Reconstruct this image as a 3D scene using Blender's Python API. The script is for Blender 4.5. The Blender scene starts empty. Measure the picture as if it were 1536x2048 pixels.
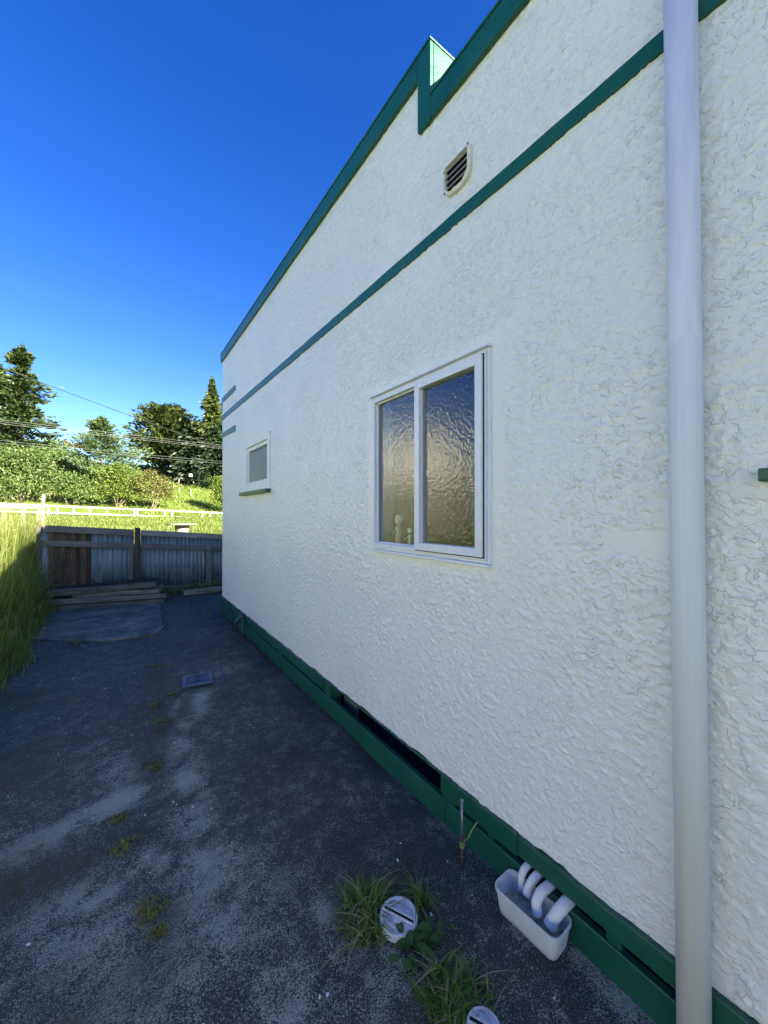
import bpy, math, random
import numpy as np
from mathutils import Vector, Matrix, Euler

random.seed(7); rng = np.random.default_rng(7)
R = math.radians
sc = bpy.context.scene
col = sc.collection

# ------------------------------------------------------------------ camera
F = 770.0                      # focal length in pixels of the 1536x2048 picture
HZ = 1027.0                    # image row of the horizon
EYE = 1.58; DW = 1.4           # eye height, distance of the lens from the house wall (plane X = 0)
YAW = R(34.9); S, C = math.sin(YAW), math.cos(YAW)
cam = bpy.data.cameras.new('camera'); camo = bpy.data.objects.new('camera', cam); col.objects.link(camo)
cam.sensor_fit = 'VERTICAL'; cam.sensor_height = 36; cam.lens = 36*F/2048
cam.clip_start = .05; cam.clip_end = 3000
camo.location = (-DW, 0, EYE)
camo.rotation_euler = (R(90)+math.atan((HZ-1024)/F), 0, -YAW)
sc.camera = camo

# ------------------------------------------------------------------ sky, sun, exposure
SUN_EL = R(25); SUN_AZ = math.atan2(.4, -.917)
w = bpy.data.worlds.new('World'); sc.world = w; w.use_nodes = True
nt = w.node_tree; bg = nt.nodes['Background']
sky = nt.nodes.new('ShaderNodeTexSky'); sky.sky_type = 'NISHITA'; sky.sun_disc = False
sky.sun_elevation = SUN_EL; sky.sun_rotation = SUN_AZ
sky.air_density = 1.0; sky.dust_density = .4; sky.ozone_density = 3.0
hs = nt.nodes.new('ShaderNodeHueSaturation'); hs.inputs['Saturation'].default_value = 1.36; hs.inputs['Hue'].default_value = .526
nt.links.new(sky.outputs[0], hs.inputs['Color'])
# faint high cirrus all round, a little denser towards the horizon
def wn(t, **k):
    x = nt.nodes.new('ShaderNode'+t)
    for a_, v_ in k.items(): setattr(x, a_, v_)
    return x
tcw = wn('TexCoord'); mpw = wn('Mapping'); mpw.inputs['Scale'].default_value = (1.0, 1.0, 5.0); nzw = wn('TexNoise'); nzw.inputs['Scale'].default_value = 2.6; nzw.inputs['Detail'].default_value = 7; nzw.inputs['Roughness'].default_value = .62
nt.links.new(tcw.outputs['Generated'], mpw.inputs[0]); nt.links.new(mpw.outputs[0], nzw.inputs['Vector'])
r1 = wn('MapRange'); r1.inputs[1].default_value = .48; r1.inputs[2].default_value = .80; nt.links.new(nzw.outputs['Fac'], r1.inputs[0])
spw = wn('SeparateXYZ'); nt.links.new(tcw.outputs['Generated'], spw.inputs[0])
r2 = wn('MapRange'); r2.inputs[1].default_value = .42; r2.inputs[2].default_value = .12; r2.inputs[4].default_value = .55; nt.links.new(spw.outputs[2], r2.inputs[0])
mw = wn('Math', operation='MULTIPLY'); nt.links.new(r1.outputs[0], mw.inputs[0]); nt.links.new(r2.outputs[0], mw.inputs[1])
mxw = wn('Mix', data_type='RGBA'); mxw.inputs[7].default_value = (2.6, 3.1, 3.7, 1)
nt.links.new(mw.outputs[0], mxw.inputs[0]); nt.links.new(hs.outputs[0], mxw.inputs[6]); nt.links.new(mxw.outputs[2], bg.inputs[0])
bg.inputs[1].default_value = .055
sl = bpy.data.lights.new('sun', 'SUN'); sl.energy = 4.8; sl.angle = R(.53); sl.color = (1, .96, .88)
so = bpy.data.objects.new('sun', sl); col.objects.link(so)
sd = Vector((math.sin(SUN_AZ)*math.cos(SUN_EL), math.cos(SUN_AZ)*math.cos(SUN_EL), math.sin(SUN_EL)))
so.rotation_euler = sd.to_track_quat('Z', 'Y').to_euler(); so.location = (10, -20, 15)
vs = sc.view_settings
vs.view_transform = 'Standard'; vs.look = 'None'; vs.gamma = 1; vs.use_curve_mapping = False
vs.exposure = 2.64
vs.use_white_balance = True; vs.white_balance_temperature = 7050; vs.white_balance_tint = 2
cy = sc.cycles
cy.use_denoising = True; cy.max_bounces = 8; cy.diffuse_bounces = 4; cy.glossy_bounces = 4
cy.transmission_bounces = 8; cy.transparent_max_bounces = 8; cy.sample_clamp_indirect = 6
sc.render.film_transparent = False

# ------------------------------------------------------------------ reading positions
def at(px, py, t):             # point at depth t along the view direction
    u = (px-768)/F
    return Vector((-DW + t*(S+u*C), t*(C-u*S), EYE + t*(HZ-py)/F))
def W(px, py):                 # (Y, z) on the house wall
    u = (px-768)/F; t = DW/(S+u*C)
    return (t*(C-u*S), EYE + t*(HZ-py)/F)
def G(px, py, z=0.0):          # ground point
    return at(px, py, (EYE-z)*F/(py-HZ))
def YP(px, py, y):             # point on the vertical plane Y = y
    u = (px-768)/F
    return at(px, py, y/(C-u*S))

# ------------------------------------------------------------------ mesh helpers
ROOT = {}
def tag(o, label=None, cat=None, group=None, kind=None):
    if label: o['label'] = label
    if cat: o['category'] = cat
    if group: o['group'] = group
    if kind: o['kind'] = kind
    return o
def empty(name, loc=(0, 0, 0), label=None, cat=None, group=None):
    o = bpy.data.objects.new(name, None); col.objects.link(o); o.location = loc
    o.empty_display_size = .1
    ROOT[o.name] = Vector(loc)
    return tag(o, label, cat, group)
def fast_mesh(name, V, Fq):
    V = np.asarray(V, dtype=np.float32); Fq = np.asarray(Fq, dtype=np.int32)
    me = bpy.data.meshes.new(name); k = Fq.shape[1]
    me.vertices.add(len(V)); me.vertices.foreach_set('co', V.ravel())
    me.loops.add(Fq.size); me.loops.foreach_set('vertex_index', Fq.ravel())
    me.polygons.add(len(Fq)); me.polygons.foreach_set('loop_start', np.arange(0, Fq.size, k, dtype=np.int32))
    me.update(calc_edges=True)
    return me
def put(name, me, m, parent=None, origin=None, smooth=False):
    """link mesh (world coordinates); origin = base of a top-level thing; children share the root's origin"""
    o = bpy.data.objects.new(name, me); col.objects.link(o)
    if parent is not None:
        L = ROOT[parent.name]; o.parent = parent
    else:
        L = Vector(origin) if origin is not None else Vector((0, 0, 0)); o.location = L
    ROOT[o.name] = L
    if L.length > 0: me.transform(Matrix.Translation(-L))
    if m is not None: me.materials.append(m)
    if smooth: me.polygons.foreach_set('use_smooth', np.ones(len(me.polygons), dtype=bool))
    return o
class MB:
    def __init__(s): s.v = []; s.f = []
    def add(s, vs, fs):
        n = len(s.v); s.v += [tuple(p) for p in vs]; s.f += [tuple(i+n for i in f) for f in fs]; return s
    def bx(s, x0, x1, y0, y1, z0, z1, M=None):
        vs = [Vector(p) for p in ((x0,y0,z0),(x1,y0,z0),(x1,y1,z0),(x0,y1,z0),(x0,y0,z1),(x1,y0,z1),(x1,y1,z1),(x0,y1,z1))]
        if M is not None: vs = [M @ p for p in vs]
        return s.add(vs, [(3,2,1,0),(4,5,6,7),(0,1,5,4),(1,2,6,5),(2,3,7,6),(3,0,4,7)])
    def hexa(s, p):            # 8 points, bottom ring then top ring
        return s.add(p, [(3,2,1,0),(4,5,6,7),(0,1,5,4),(1,2,6,5),(2,3,7,6),(3,0,4,7)])
    def prism(s, poly, x0, x1):   # polygon in (y,z) extruded along X
        n = len(poly)
        vs = [(x0, y, z) for y, z in poly]+[(x1, y, z) for y, z in poly]
        return s.add(vs, [tuple(range(n)), tuple(range(2*n-1, n-1, -1))]+[(i, i+n, (i+1) % n+n, (i+1) % n) for i in range(n)])
    def prismz(s, poly, z0, z1):
        n = len(poly)
        vs = [(x, y, z0) for x, y in poly]+[(x, y, z1) for x, y in poly]
        return s.add(vs, [tuple(range(n-1, -1, -1)), tuple(range(n, 2*n))]+[(i, (i+1) % n, (i+1) % n+n, i+n) for i in range(n)])
    def tube(s, pts, rad, n=8, caps=True):
        pts = [Vector(p) for p in pts]
        if not hasattr(rad, '__len__'): rad = [rad]*len(pts)
        vs = []; up = Vector((0, 0, 1))
        prev = None
        for i, p in enumerate(pts):
            d = (pts[min(i+1, len(pts)-1)]-pts[max(i-1, 0)]).normalized()
            if prev is None:
                a = d.cross(up)
                if a.length < .05: a = d.cross(Vector((1, 0, 0)))
            else: a = prev - d*prev.dot(d)
            a.normalize(); prev = a; b = d.cross(a)
            vs += [p+(a*math.cos(2*math.pi*k/n)+b*math.sin(2*math.pi*k/n))*rad[i] for k in range(n)]
        fs = [(i*n+k, i*n+(k+1) % n, (i+1)*n+(k+1) % n, (i+1)*n+k) for i in range(len(pts)-1) for k in range(n)]
        if caps: fs += [tuple(range(n-1, -1, -1)), tuple(range((len(pts)-1)*n, len(pts)*n))]
        return s.add(vs, fs)
    def lathe(s, prof, c, n=24, M=None):   # profile (r,z) about a vertical axis at c
        vs = []
        for r, z in prof:
            for k in range(n):
                p = Vector((r*math.cos(2*math.pi*k/n), r*math.sin(2*math.pi*k/n), z))
                if M is not None: p = M @ p
                vs.append(p+Vector(c))
        fs = [(i*n+k, i*n+(k+1) % n, (i+1)*n+(k+1) % n, (i+1)*n+k) for i in range(len(prof)-1) for k in range(n)]
        fs += [tuple(range(n-1, -1, -1)), tuple(range((len(prof)-1)*n, len(prof)*n))]
        return s.add(vs, fs)
    def ring(s, y0, y1, z0, z1, wd, x0, x1):   # rectangular frame in the wall plane, four mitred members
        for a, b in (((y0,z0),(y1,z0)), ((y1,z0),(y1,z1)), ((y1,z1),(y0,z1)), ((y0,z1),(y0,z0))):
            def inn(p): return (p[0]+(wd if p[0] == y0 else -wd), p[1]+(wd if p[1] == z0 else -wd))
            s.prism([a, b, inn(b), inn(a)], x0, x1)
        return s
    def build(s, name, m, parent=None, origin=None, smooth=False, bevel=0, seg=2):
        me = bpy.data.meshes.new(name); me.from_pydata(s.v, [], s.f); me.update()
        o = put(name, me, m, parent, origin, smooth)
        if bevel:
            b = o.modifiers.new('bevel', 'BEVEL'); b.width = bevel; b.segments = seg; b.limit_method = 'ANGLE'; b.angle_limit = R(40)
        return o
def recalc(o):
    import bmesh
    bm = bmesh.new(); bm.from_mesh(o.data); bmesh.ops.recalc_face_normals(bm, faces=bm.faces); bm.to_mesh(o.data); bm.free()
    return o

# ------------------------------------------------------------------ materials
def mat(name):
    m = bpy.data.materials.new(name); m.use_nodes = True
    n = m.node_tree
    return m, n, n.nodes['Principled BSDF']
def nd(n, t, **k):
    x = n.nodes.new('ShaderNode'+t)
    for a, v in k.items():
        if a in x.inputs: x.inputs[a].default_value = v
        else: setattr(x, a, v)
    return x
def ln(n, a, b): n.links.new(a, b)
def coords(n, scale=(1, 1, 1), kind='Object'):
    tc = nd(n, 'TexCoord'); mp = nd(n, 'Mapping'); mp.inputs['Scale'].default_value = scale
    ln(n, tc.outputs[kind], mp.inputs[0]); return mp.outputs[0]
def noise(n, vec, scale, detail=4, rough=.55, dist=0):
    x = nd(n, 'TexNoise'); x.inputs['Scale'].default_value = scale; x.inputs['Detail'].default_value = detail
    x.inputs['Roughness'].default_value = rough; x.inputs['Distortion'].default_value = dist
    ln(n, vec, x.inputs['Vector']); return x.outputs['Fac']
def ramp(n, fac, stops, interp='LINEAR'):
    r = nd(n, 'ValToRGB'); r.color_ramp.interpolation = interp
    e = r.color_ramp.elements
    while len(e) < len(stops): e.new(.5)
    for i, (p, c) in enumerate(stops):
        e[i].position = p; e[i].color = (*c, 1) if len(c) == 3 else c
    ln(n, fac, r.inputs[0]); return r.outputs[0]
def g3(v): return (v, v, v)
def mix(n, fac, a, b, mode='MIX'):
    x = nd(n, 'Mix', data_type='RGBA', blend_type=mode)
    for sock, v in ((x.inputs[0], fac), (x.inputs[6], a), (x.inputs[7], b)):
        if isinstance(v, (int, float)): sock.default_value = v
        elif isinstance(v, tuple): sock.default_value = (*v, 1)
        else: ln(n, v, sock)
    return x.outputs[2]
def mth(n, op, a, b=0.0, clamp=False):
    x = nd(n, 'Math', operation=op); x.use_clamp = clamp
    for sock, v in ((x.inputs[0], a), (x.inputs[1], b)):
        if isinstance(v, (int, float)): sock.default_value = v
        else: ln(n, v, sock)
    return x.outputs[0]
def bump(n, h, strength, dist, p, normal=None):
    b = nd(n, 'Bump'); b.inputs['Strength'].default_value = strength; b.inputs['Distance'].default_value = dist
    ln(n, h, b.inputs['Height'])
    if normal is not None: ln(n, normal, b.inputs['Normal'])
    if p is not None: ln(n, b.outputs[0], p.inputs['Normal'])
    return b.outputs[0]
def simple(name, c, rough=.6, var=.25, scale=6, spec=.5, metal=0, bmp=0, bscale=60, kind='Object'):
    m, n, p = mat(name)
    v = coords(n, kind=kind)
    f = noise(n, v, scale, 6, .65)
    lo = tuple(x*(1-var) for x in c); hi = tuple(min(1, x*(1+var)) for x in c)
    ln(n, ramp(n, f, [(.3, lo), (.7, hi)]), p.inputs['Base Color'])
    p.inputs['Roughness'].default_value = rough; p.inputs['Metallic'].default_value = metal
    p.inputs['Specular IOR Level'].default_value = spec
    if bmp: bump(n, noise(n, v, bscale, 5, .6), bmp, .004, p)
    return m

def stucco_mat():
    m, n, p = mat('cream_stucco')
    v = coords(n)
    # crisp edges of the trowel drags on top of the modelled relief
    sx = nd(n, 'SeparateXYZ'); ln(n, v, sx.inputs[0])
    a = noise(n, v, 12, 4, .62)
    b = noise(n, v, 34, 3, .6)
    def drags(ky, kz, off, wob, power, msk):
        ph = mth(n, 'ADD', mth(n, 'ADD', mth(n, 'MULTIPLY', sx.outputs[1], ky), mth(n, 'MULTIPLY', sx.outputs[2], kz)), mth(n, 'ADD', off, wob))
        fr = mth(n, 'FRACT', ph)
        up = mth(n, 'POWER', fr, power)
        dn = nd(n, 'MapRange'); dn.inputs[1].default_value = 1.0; dn.inputs[2].default_value = .87; ln(n, fr, dn.inputs[0])
        return mth(n, 'MULTIPLY', mth(n, 'MULTIPLY', up, dn.outputs[0]), msk)
    m1 = ramp(n, noise(n, v, 22, 2, .5), [(.44, g3(0)), (.58, g3(1))])
    m2 = ramp(n, b, [(.41, g3(0)), (.57, g3(1))])
    wob = mth(n, 'ADD', mth(n, 'MULTIPLY', a, 4.6), mth(n, 'MULTIPLY', b, 1.0))
    h = mth(n, 'ADD', drags(-4.0, -15.0, .0, wob, 2.2, m1), mth(n, 'MULTIPLY', drags(9.0, -24.0, .37, mth(n, 'MULTIPLY', wob, -1.3), 1.8, m2), .8))
    area = ramp(n, noise(n, v, 2.6, 4, .65), [(.36, g3(.40)), (.54, g3(1))])
    h = mth(n, 'MULTIPLY', h, area)
    # hand-floated margin round the window, a smooth repair patch by the pipe
    def near_box(yc, zc, hy, hz, lo, hi):
        dy = mth(n, 'SUBTRACT', mth(n, 'ABSOLUTE', mth(n, 'SUBTRACT', sx.outputs[1], yc)), hy); dz = mth(n, 'SUBTRACT', mth(n, 'ABSOLUTE', mth(n, 'SUBTRACT', sx.outputs[2], zc)), hz)
        d = mth(n, 'ADD', mth(n, 'MAXIMUM', dy, dz), mth(n, 'MULTIPLY', mth(n, 'SUBTRACT', a, .5), .12))
        r_ = nd(n, 'MapRange'); r_.inputs[1].default_value = lo; r_.inputs[2].default_value = hi; ln(n, d, r_.inputs[0]); return r_.outputs[0]
    h = mth(n, 'MULTIPLY', h, mth(n, 'MAXIMUM', near_box(1.637, 1.843, .485, .49, .02, .11), .1))
    h = mth(n, 'MULTIPLY', h, mth(n, 'MAXIMUM', near_box(.565, 1.485, .085, .035, .0, .02), .15))
    fine = noise(n, v, 80, 3, .6)
    h = mth(n, 'ADD', h, mth(n, 'MULTIPLY', fine, .22))
    h = mth(n, 'ADD', h, mth(n, 'MULTIPLY', a, .9))
    bump(n, h, 1.0, .0038, p)
    base = ramp(n, noise(n, v, .9, 3, .6), [(.3, (.765, .770, .705)), (.72, (.81, .815, .755))])
    stain = ramp(n, noise(n, coords(n, (1, 3.5, 1)), 1.3, 6, .7), [(.60, g3(0)), (.8, g3(.35))])
    base = mix(n, stain, base, (.62, .61, .50))
    ln(n, base, p.inputs['Base Color'])
    p.inputs['Roughness'].default_value = .28; p.inputs['Specular IOR Level'].default_value = .5
    return m
def green_paint(name='green_gloss_paint', rough=.32):
    m, n, p = mat(name); v = coords(n)
    f = noise(n, v, 3, 6, .7)
    c = ramp(n, f, [(.3, (.005, .075, .042)), (.75, (.009, .105, .060))])
    dust = ramp(n, noise(n, coords(n, (1, 1.0, 1)), 22, 6, .75), [(.62, g3(0)), (.85, g3(.35))])
    ln(n, mix(n, dust, c, (.10, .16, .12)), p.inputs['Base Color'])
    ln(n, ramp(n, f, [(.3, g3(rough)), (.7, g3(rough+.15))]), p.inputs['Roughness'])
    bump(n, noise(n, coords(n, (1, .25, 1)), 70, 4, .6), .35, .003, p)
    return m
def wood(name, c0, c1, axis=0, bmp=.6, rough=.8):
    m, n, p = mat(name)
    s_ = [14, 14, 14]; s_[axis] = .9
    v = coords(n, tuple(s_))
    f = noise(n, v, 3.0, 7, .7, .6)
    broad = noise(n, coords(n), 1.7, 4, .6)
    c = ramp(n, f, [(.28, c0), (.68, c1)])
    c = mix(n, ramp(n, broad, [(.4, g3(0)), (.7, g3(.55))]), c, tuple(x*.5 for x in c0))
    oi = nd(n, 'ObjectInfo'); c = mix(n, 1.0, c, ramp(n, oi.outputs['Random'], [(0, g3(.55)), (1, g3(1.3))]), 'MULTIPLY')
    ln(n, c, p.inputs['Base Color']); p.inputs['Roughness'].default_value = rough
    p.inputs['Specular IOR Level'].default_value = .25
    bump(n, f, bmp, .006, p)
    return m
def foliage(name, dark, light, trans=.35, extra=None):
    m, n, p = mat(name)
    ge = nd(n, 'NewGeometry'); rnd = ge.outputs['Random Per Island']
    big = noise(n, coords(n), .55, 3, .6)
    f = mth(n, 'ADD', mth(n, 'MULTIPLY', rnd, .65), mth(n, 'MULTIPLY', mth(n, 'SUBTRACT', big, .2), .7))
    st = [(.1, dark), (.8, light)]
    if extra: st.append((.97, extra))
    c = ramp(n, f, st)
    ln(n, c, p.inputs['Base Color']); p.inputs['Roughness'].default_value = .5; p.inputs['Specular IOR Level'].default_value = .3
    tr = nd(n, 'BsdfTranslucent'); ln(n, mix(n, 1.0, c, (1.25, 1.3, .6), 'MULTIPLY'), tr.inputs[0])
    ms = nd(n, 'MixShader'); ms.inputs[0].default_value = trans
    out = n.nodes['Material Output']
    ln(n, p.outputs[0], ms.inputs[1]); ln(n, tr.outputs[0], ms.inputs[2]); ln(n, ms.outputs[0], out.inputs[0])
    return m
def obscure_glass(name, scale, strength, distort=1.4, tint=(.93, .96, .93)):
    m, n, p = mat(name); v = coords(n, (1, 1.25, 1))
    nz = nd(n, 'TexNoise'); nz.inputs['Scale'].default_value = scale*.45; nz.inputs['Detail'].default_value = 1
    ln(n, v, nz.inputs['Vector'])
    vm = nd(n, 'VectorMath', operation='MULTIPLY_ADD'); vm.inputs[1].default_value = (.02, .02, .02)
    ln(n, nz.outputs['Color'], vm.inputs[0]); ln(n, v, vm.inputs[2])
    vo = nd(n, 'TexVoronoi', feature='SMOOTH_F1'); vo.inputs['Scale'].default_value = scale; vo.inputs['Smoothness'].default_value = .35
    ln(n, vm.outputs[0], vo.inputs['Vector'])
    h = mth(n, 'POWER', vo.outputs['Distance'], 1.5)
    bump(n, h, strength, .01, p)
    p.inputs['Base Color'].default_value = (*tint, 1); p.inputs['Transmission Weight'].default_value = 1
    p.inputs['Roughness'].default_value = .10; p.inputs['IOR'].default_value = 1.52
    return m

M = {}
M['stucco'] = stucco_mat()
M['green'] = green_paint()
M['green_cap'] = green_paint('green_capping_paint', .28)
M['white_frame'] = simple('white_powdercoat', (.74, .75, .78), .32, .05, 8)
M['white_wood'] = simple('white_painted_timber', (.76, .75, .71), .45, .08, 9, bmp=.1)
M['glass'] = obscure_glass('hammered_obscure_glass', 56, .085)
M['glass2'] = obscure_glass('pebbled_obscure_glass', 110, .25)
M['clear'] = obscure_glass('plain_glass', 4, .01)
M['black'] = simple('black_rubber_seal', (.02, .02, .02), .6)
M['room'] = simple('room_plaster', (.45, .40, .33), .8)
M['soil'] = simple('dry_subfloor_soil', (.10, .08, .06), .95, .5, 8, bmp=.5)
M['pile'] = simple('concrete_pile', (.16, .15, .13), .9, .3, 10, bmp=.4)
M['vent'] = simple('weathered_vent_metal', (.33, .33, .34), .5, .4, 30, metal=.2, bmp=.3)
M['vent_rim'] = simple('cream_vent_putty', (.66, .62, .50), .55, .25, 40, bmp=.5)
M['roof'] = simple('grey_roof_steel', (.25, .26, .27), .5)
M['white_plastic'] = simple('white_tub_plastic', (.78, .79, .80), .38, .06, 12)
def tub_mat():
    m, n, p = mat('translucent_white_tub'); v = coords(n)
    c = ramp(n, noise(n, v, 14, 6, .7), [(.35, (.74, .75, .76)), (.62, (.80, .81, .81)), (.8, (.66, .62, .52))])
    ln(n, c, p.inputs['Base Color']); p.inputs['Roughness'].default_value = .4
    tr = nd(n, 'BsdfTranslucent'); ln(n, c, tr.inputs[0]); ms = nd(n, 'MixShader'); ms.inputs[0].default_value = .38
    ln(n, p.outputs[0], ms.inputs[1]); ln(n, tr.outputs[0], ms.inputs[2]); ln(n, ms.outputs[0], n.nodes['Material Output'].inputs[0]); return m
M['white_plastic'] = tub_mat()
M['pvc'] = simple('chalky_white_pvc', (.70, .69, .66), .45, .14, 45, bmp=.1)
M['grime'] = simple('tub_sediment', (.48, .39, .27), .75, .65, 28, bmp=.4)
M['twig'] = simple('dark_twig', (.035, .025, .018), .8, .3, 40)
M['rust'] = simple('rusty_steel', (.10, .055, .035), .8, .5, 60, bmp=.5)
M['galv'] = simple('dull_galvanised_steel', (.26, .27, .28), .45, .3, 60, metal=.7)
M['brass'] = simple('tarnished_brass', (.10, .10, .10), .35, .35, 40, metal=.8)
M['hose'] = simple('black_hose_rubber', (.02, .022, .022), .5)
M['earth_wire'] = simple('green_yellow_wire', (.20, .26, .07), .5, .35, 160)
M['cast'] = simple('blue_grey_plastic_grate', (.075, .10, .15), .45, .3, 30)
M['dark'] = simple('dark_drain_void', (.008, .008, .01), .8)
M['capstone'] = simple('grimy_white_drain_cap', (.56, .57, .56), .6, .30, 26, bmp=.3)
M['fence_grey'] = wood('weathered_grey_rail', (.14, .13, .115), (.31, .295, .26), 0)
M['fence_greyv'] = wood('weathered_grey_batten', (.10, .09, .075), (.22, .20, .17), 2)
M['fence_dark'] = wood('dark_weathered_post', (.035, .03, .025), (.09, .075, .06), 2)
M['board_brown'] = wood('dark_brown_board', (.028, .02, .014), (.15, .11, .07), 2)
M['plank'] = wood('old_grey_brown_plank', (.075, .07, .052), (.29, .265, .205), 0, 1.0)
M['plank2'] = wood('mossy_dark_plank', (.045, .044, .034), (.19, .175, .13), 0, 1.0)
M['cream_rail'] = simple('cream_painted_rail', (.38, .35, .26), .6, .12, 3)
M['grey_timber'] = wood('sun_bleached_timber', (.14, .12, .10), (.33, .29, .24), 0)
M['bark'] = simple('bark', (.075, .055, .04), .9, .5, 5, bmp=.6)
M['pale_bark'] = simple('pale_bark', (.17, .14, .10), .9, .4, 5)
def iron_mat():
    m, n, p = mat('faded_blue_corrugated_iron'); v = coords(n)
    str_ = noise(n, coords(n, (5, 5, .5)), 3, 6, .7)
    c = ramp(n, str_, [(.3, (.10, .135, .16)), (.55, (.19, .24, .275)), (.8, (.30, .33, .345))])
    z = nd(n, 'SeparateXYZ'); ln(n, v, z.inputs[0])
    low = nd(n, 'MapRange'); low.inputs[1].default_value = .7; low.inputs[2].default_value = .05
    ln(n, z.outputs[2], low.inputs[0])
    gr = mth(n, 'MULTIPLY', low.outputs[0], ramp(n, noise(n, v, 7, 6, .7), [(.4, g3(0)), (.65, g3(1))]))
    c = mix(n, gr, c, (.045, .055, .04))
    ln(n, c, p.inputs['Base Color']); p.inputs['Roughness'].default_value = .55; p.inputs['Metallic'].default_value = .15
    return m
M['iron'] = iron_mat()
def pipe_mat():
    m, n, p = mat('white_downpipe_patchy_paint'); v = coords(n)
    z = nd(n, 'SeparateXYZ'); ln(n, v, z.inputs[0])
    # the lower length was brushed over in the cream-grey wall paint, ending in an uneven stroke
    edge = mth(n, 'ADD', z.outputs[2], mth(n, 'MULTIPLY', mth(n, 'SUBTRACT', noise(n, coords(n, (40, 40, 5)), 1.0, 3), .5), .16))
    mr = nd(n, 'MapRange'); mr.inputs[1].default_value = 2.075; mr.inputs[2].default_value = 2.06
    ln(n, edge, mr.inputs[0])
    up = ramp(n, noise(n, coords(n, (8, 8, 1.2)), 2, 5, .6), [(.42, (.74, .74, .735)), (.62, (.64, .64, .66))])
    lo = ramp(n, noise(n, coords(n, (30, 30, .8)), 2, 5, .6), [(.3, (.63, .655, .645)), (.7, (.70, .72, .705))])
    c = mix(n, mr.outputs[0], up, lo)
    spk = ramp(n, noise(n, v, 95, 2, .5), [(.74, g3(0)), (.78, g3(.5))])
    ln(n, mix(n, spk, c, (.3, .29, .26)), p.inputs['Base Color']); p.inputs['Roughness'].default_value = .55
    bump(n, noise(n, coords(n, (60, 60, 2)), 2, 4), .15, .002, p)
    return m
M['pipe'] = pipe_mat()
def concrete_mat():
    m, n, p = mat('stained_dark_concrete'); v = coords(n)
    def attr(a):
        x = nd(n, 'Attribute'); x.attribute_name = a; return x.outputs['Fac']
    big = noise(n, v, 1.3, 6, .65); mid = noise(n, v, 9, 6, .7); fine = noise(n, v, 100, 4, .75); vf = noise(n, v, 210, 2, .6)
    base = ramp(n, big, [(.3, (.030, .027, .019)), (.55, (.043, .039, .028)), (.75, (.062, .056, .041))])
    # exposed pale aggregate and lichen: more of it where the surface is scoured
    blot = noise(n, v, 22, 4, .7)
    dens = mth(n, 'ADD', mth(n, 'MULTIPLY', attr('pale'), .15), mth(n, 'ADD', mth(n, 'MULTIPLY', mth(n, 'SUBTRACT', mid, .5), .38), mth(n, 'MULTIPLY', mth(n, 'SUBTRACT', blot, .5), .22)))
    sp = mth(n, 'ADD', fine, dens)
    base = mix(n, ramp(n, sp, [(.57, g3(0)), (.64, g3(.65)), (.76, g3(1))]), base, (.205, .19, .145))
    sp2 = mth(n, 'ADD', vf, dens)
    base = mix(n, ramp(n, sp2, [(.60, g3(0)), (.65, g3(.9))]), base, (.38, .36, .285))
    film = ramp(n, mth(n, 'ADD', mth(n, 'MULTIPLY', attr('pale'), .5), mth(n, 'MULTIPLY', mth(n, 'SUBTRACT', noise(n, v, 13, 8, .8), .5), 2.8)), [(.50, g3(0)), (1.0, g3(.38))])
    base = mix(n, film, base, (.175, .162, .125))
    br = mth(n, 'MULTIPLY', attr('moss'), ramp(n, mth(n, 'ADD', mid, mth(n, 'MULTIPLY', fine, .4)), [(.55, g3(0)), (.8, g3(1))]))
    base = mix(n, br, base, (.058, .050, .018))
    darkened = attr('dark')  # darker along the plinth foot and over the middle of the yard
    base = mix(n, mth(n, 'MULTIPLY', darkened, .55), base, (.020, .018, .014))
    ln(n, base, p.inputs['Base Color'])
    ln(n, ramp(n, mid, [(.3, g3(.62)), (.7, g3(.9))]), p.inputs['Roughness'])
    h = mth(n, 'ADD', mth(n, 'MULTIPLY', fine, .6), mth(n, 'ADD', mth(n, 'MULTIPLY', vf, .35), mth(n, 'MULTIPLY', mid, 1.2)))
    bump(n, h, .8, .006, p)
    return m
M['concrete'] = concrete_mat()
def slab_mat():
    m, n, p = mat('pale_worn_slab'); v = coords(n)
    a = noise(n, v, 3.0, 8, .75); b = noise(n, v, 60, 5, .7)
    c = ramp(n, a, [(.36, (.045, .042, .033)), (.5, (.12, .112, .088)), (.66, (.25, .235, .19))])
    c = mix(n, ramp(n, b, [(.4, g3(0)), (.75, g3(.4))]), c, (.05, .05, .05))
    ln(n, c, p.inputs['Base Color']); p.inputs['Roughness'].default_value = .7
    bump(n, mth(n, 'ADD', a, b), .4, .006, p); return m
M['slab'] = slab_mat()
def grass_ground():
    m, n, p = mat('lawn_turf'); v = coords(n)
    a = noise(n, v, .35, 6, .7); b = noise(n, v, 9, 5, .75); d = noise(n, coords(n, (1, .3, 1)), 2.5, 5, .7)
    c = ramp(n, a, [(.3, (.085, .13, .022)), (.6, (.15, .18, .038)), (.78, (.22, .22, .07))])
    c = mix(n, ramp(n, b, [(.35, g3(.6)), (.65, g3(0))]), c, (.045, .085, .010))
    c = mix(n, ramp(n, d, [(.5, g3(0)), (.75, g3(.5))]), c, (.20, .22, .05))
    ln(n, c, p.inputs['Base Color']); p.inputs['Roughness'].default_value = .9; p.inputs['Specular IOR Level'].default_value = .1
    bump(n, b, 1.0, .05, p); return m
M['lawn'] = grass_ground()
M['road'] = simple('asphalt', (.055, .055, .06), .85, .2, 3, bmp=.3)
M['blade'] = foliage('long_grass_blades', (.07, .11, .020), (.23, .26, .065), .4, (.40, .36, .19))
M['blade_tuft'] = foliage('tuft_grass_blades', (.055, .10, .016), (.17, .23, .04), .3, (.34, .29, .14))
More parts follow.
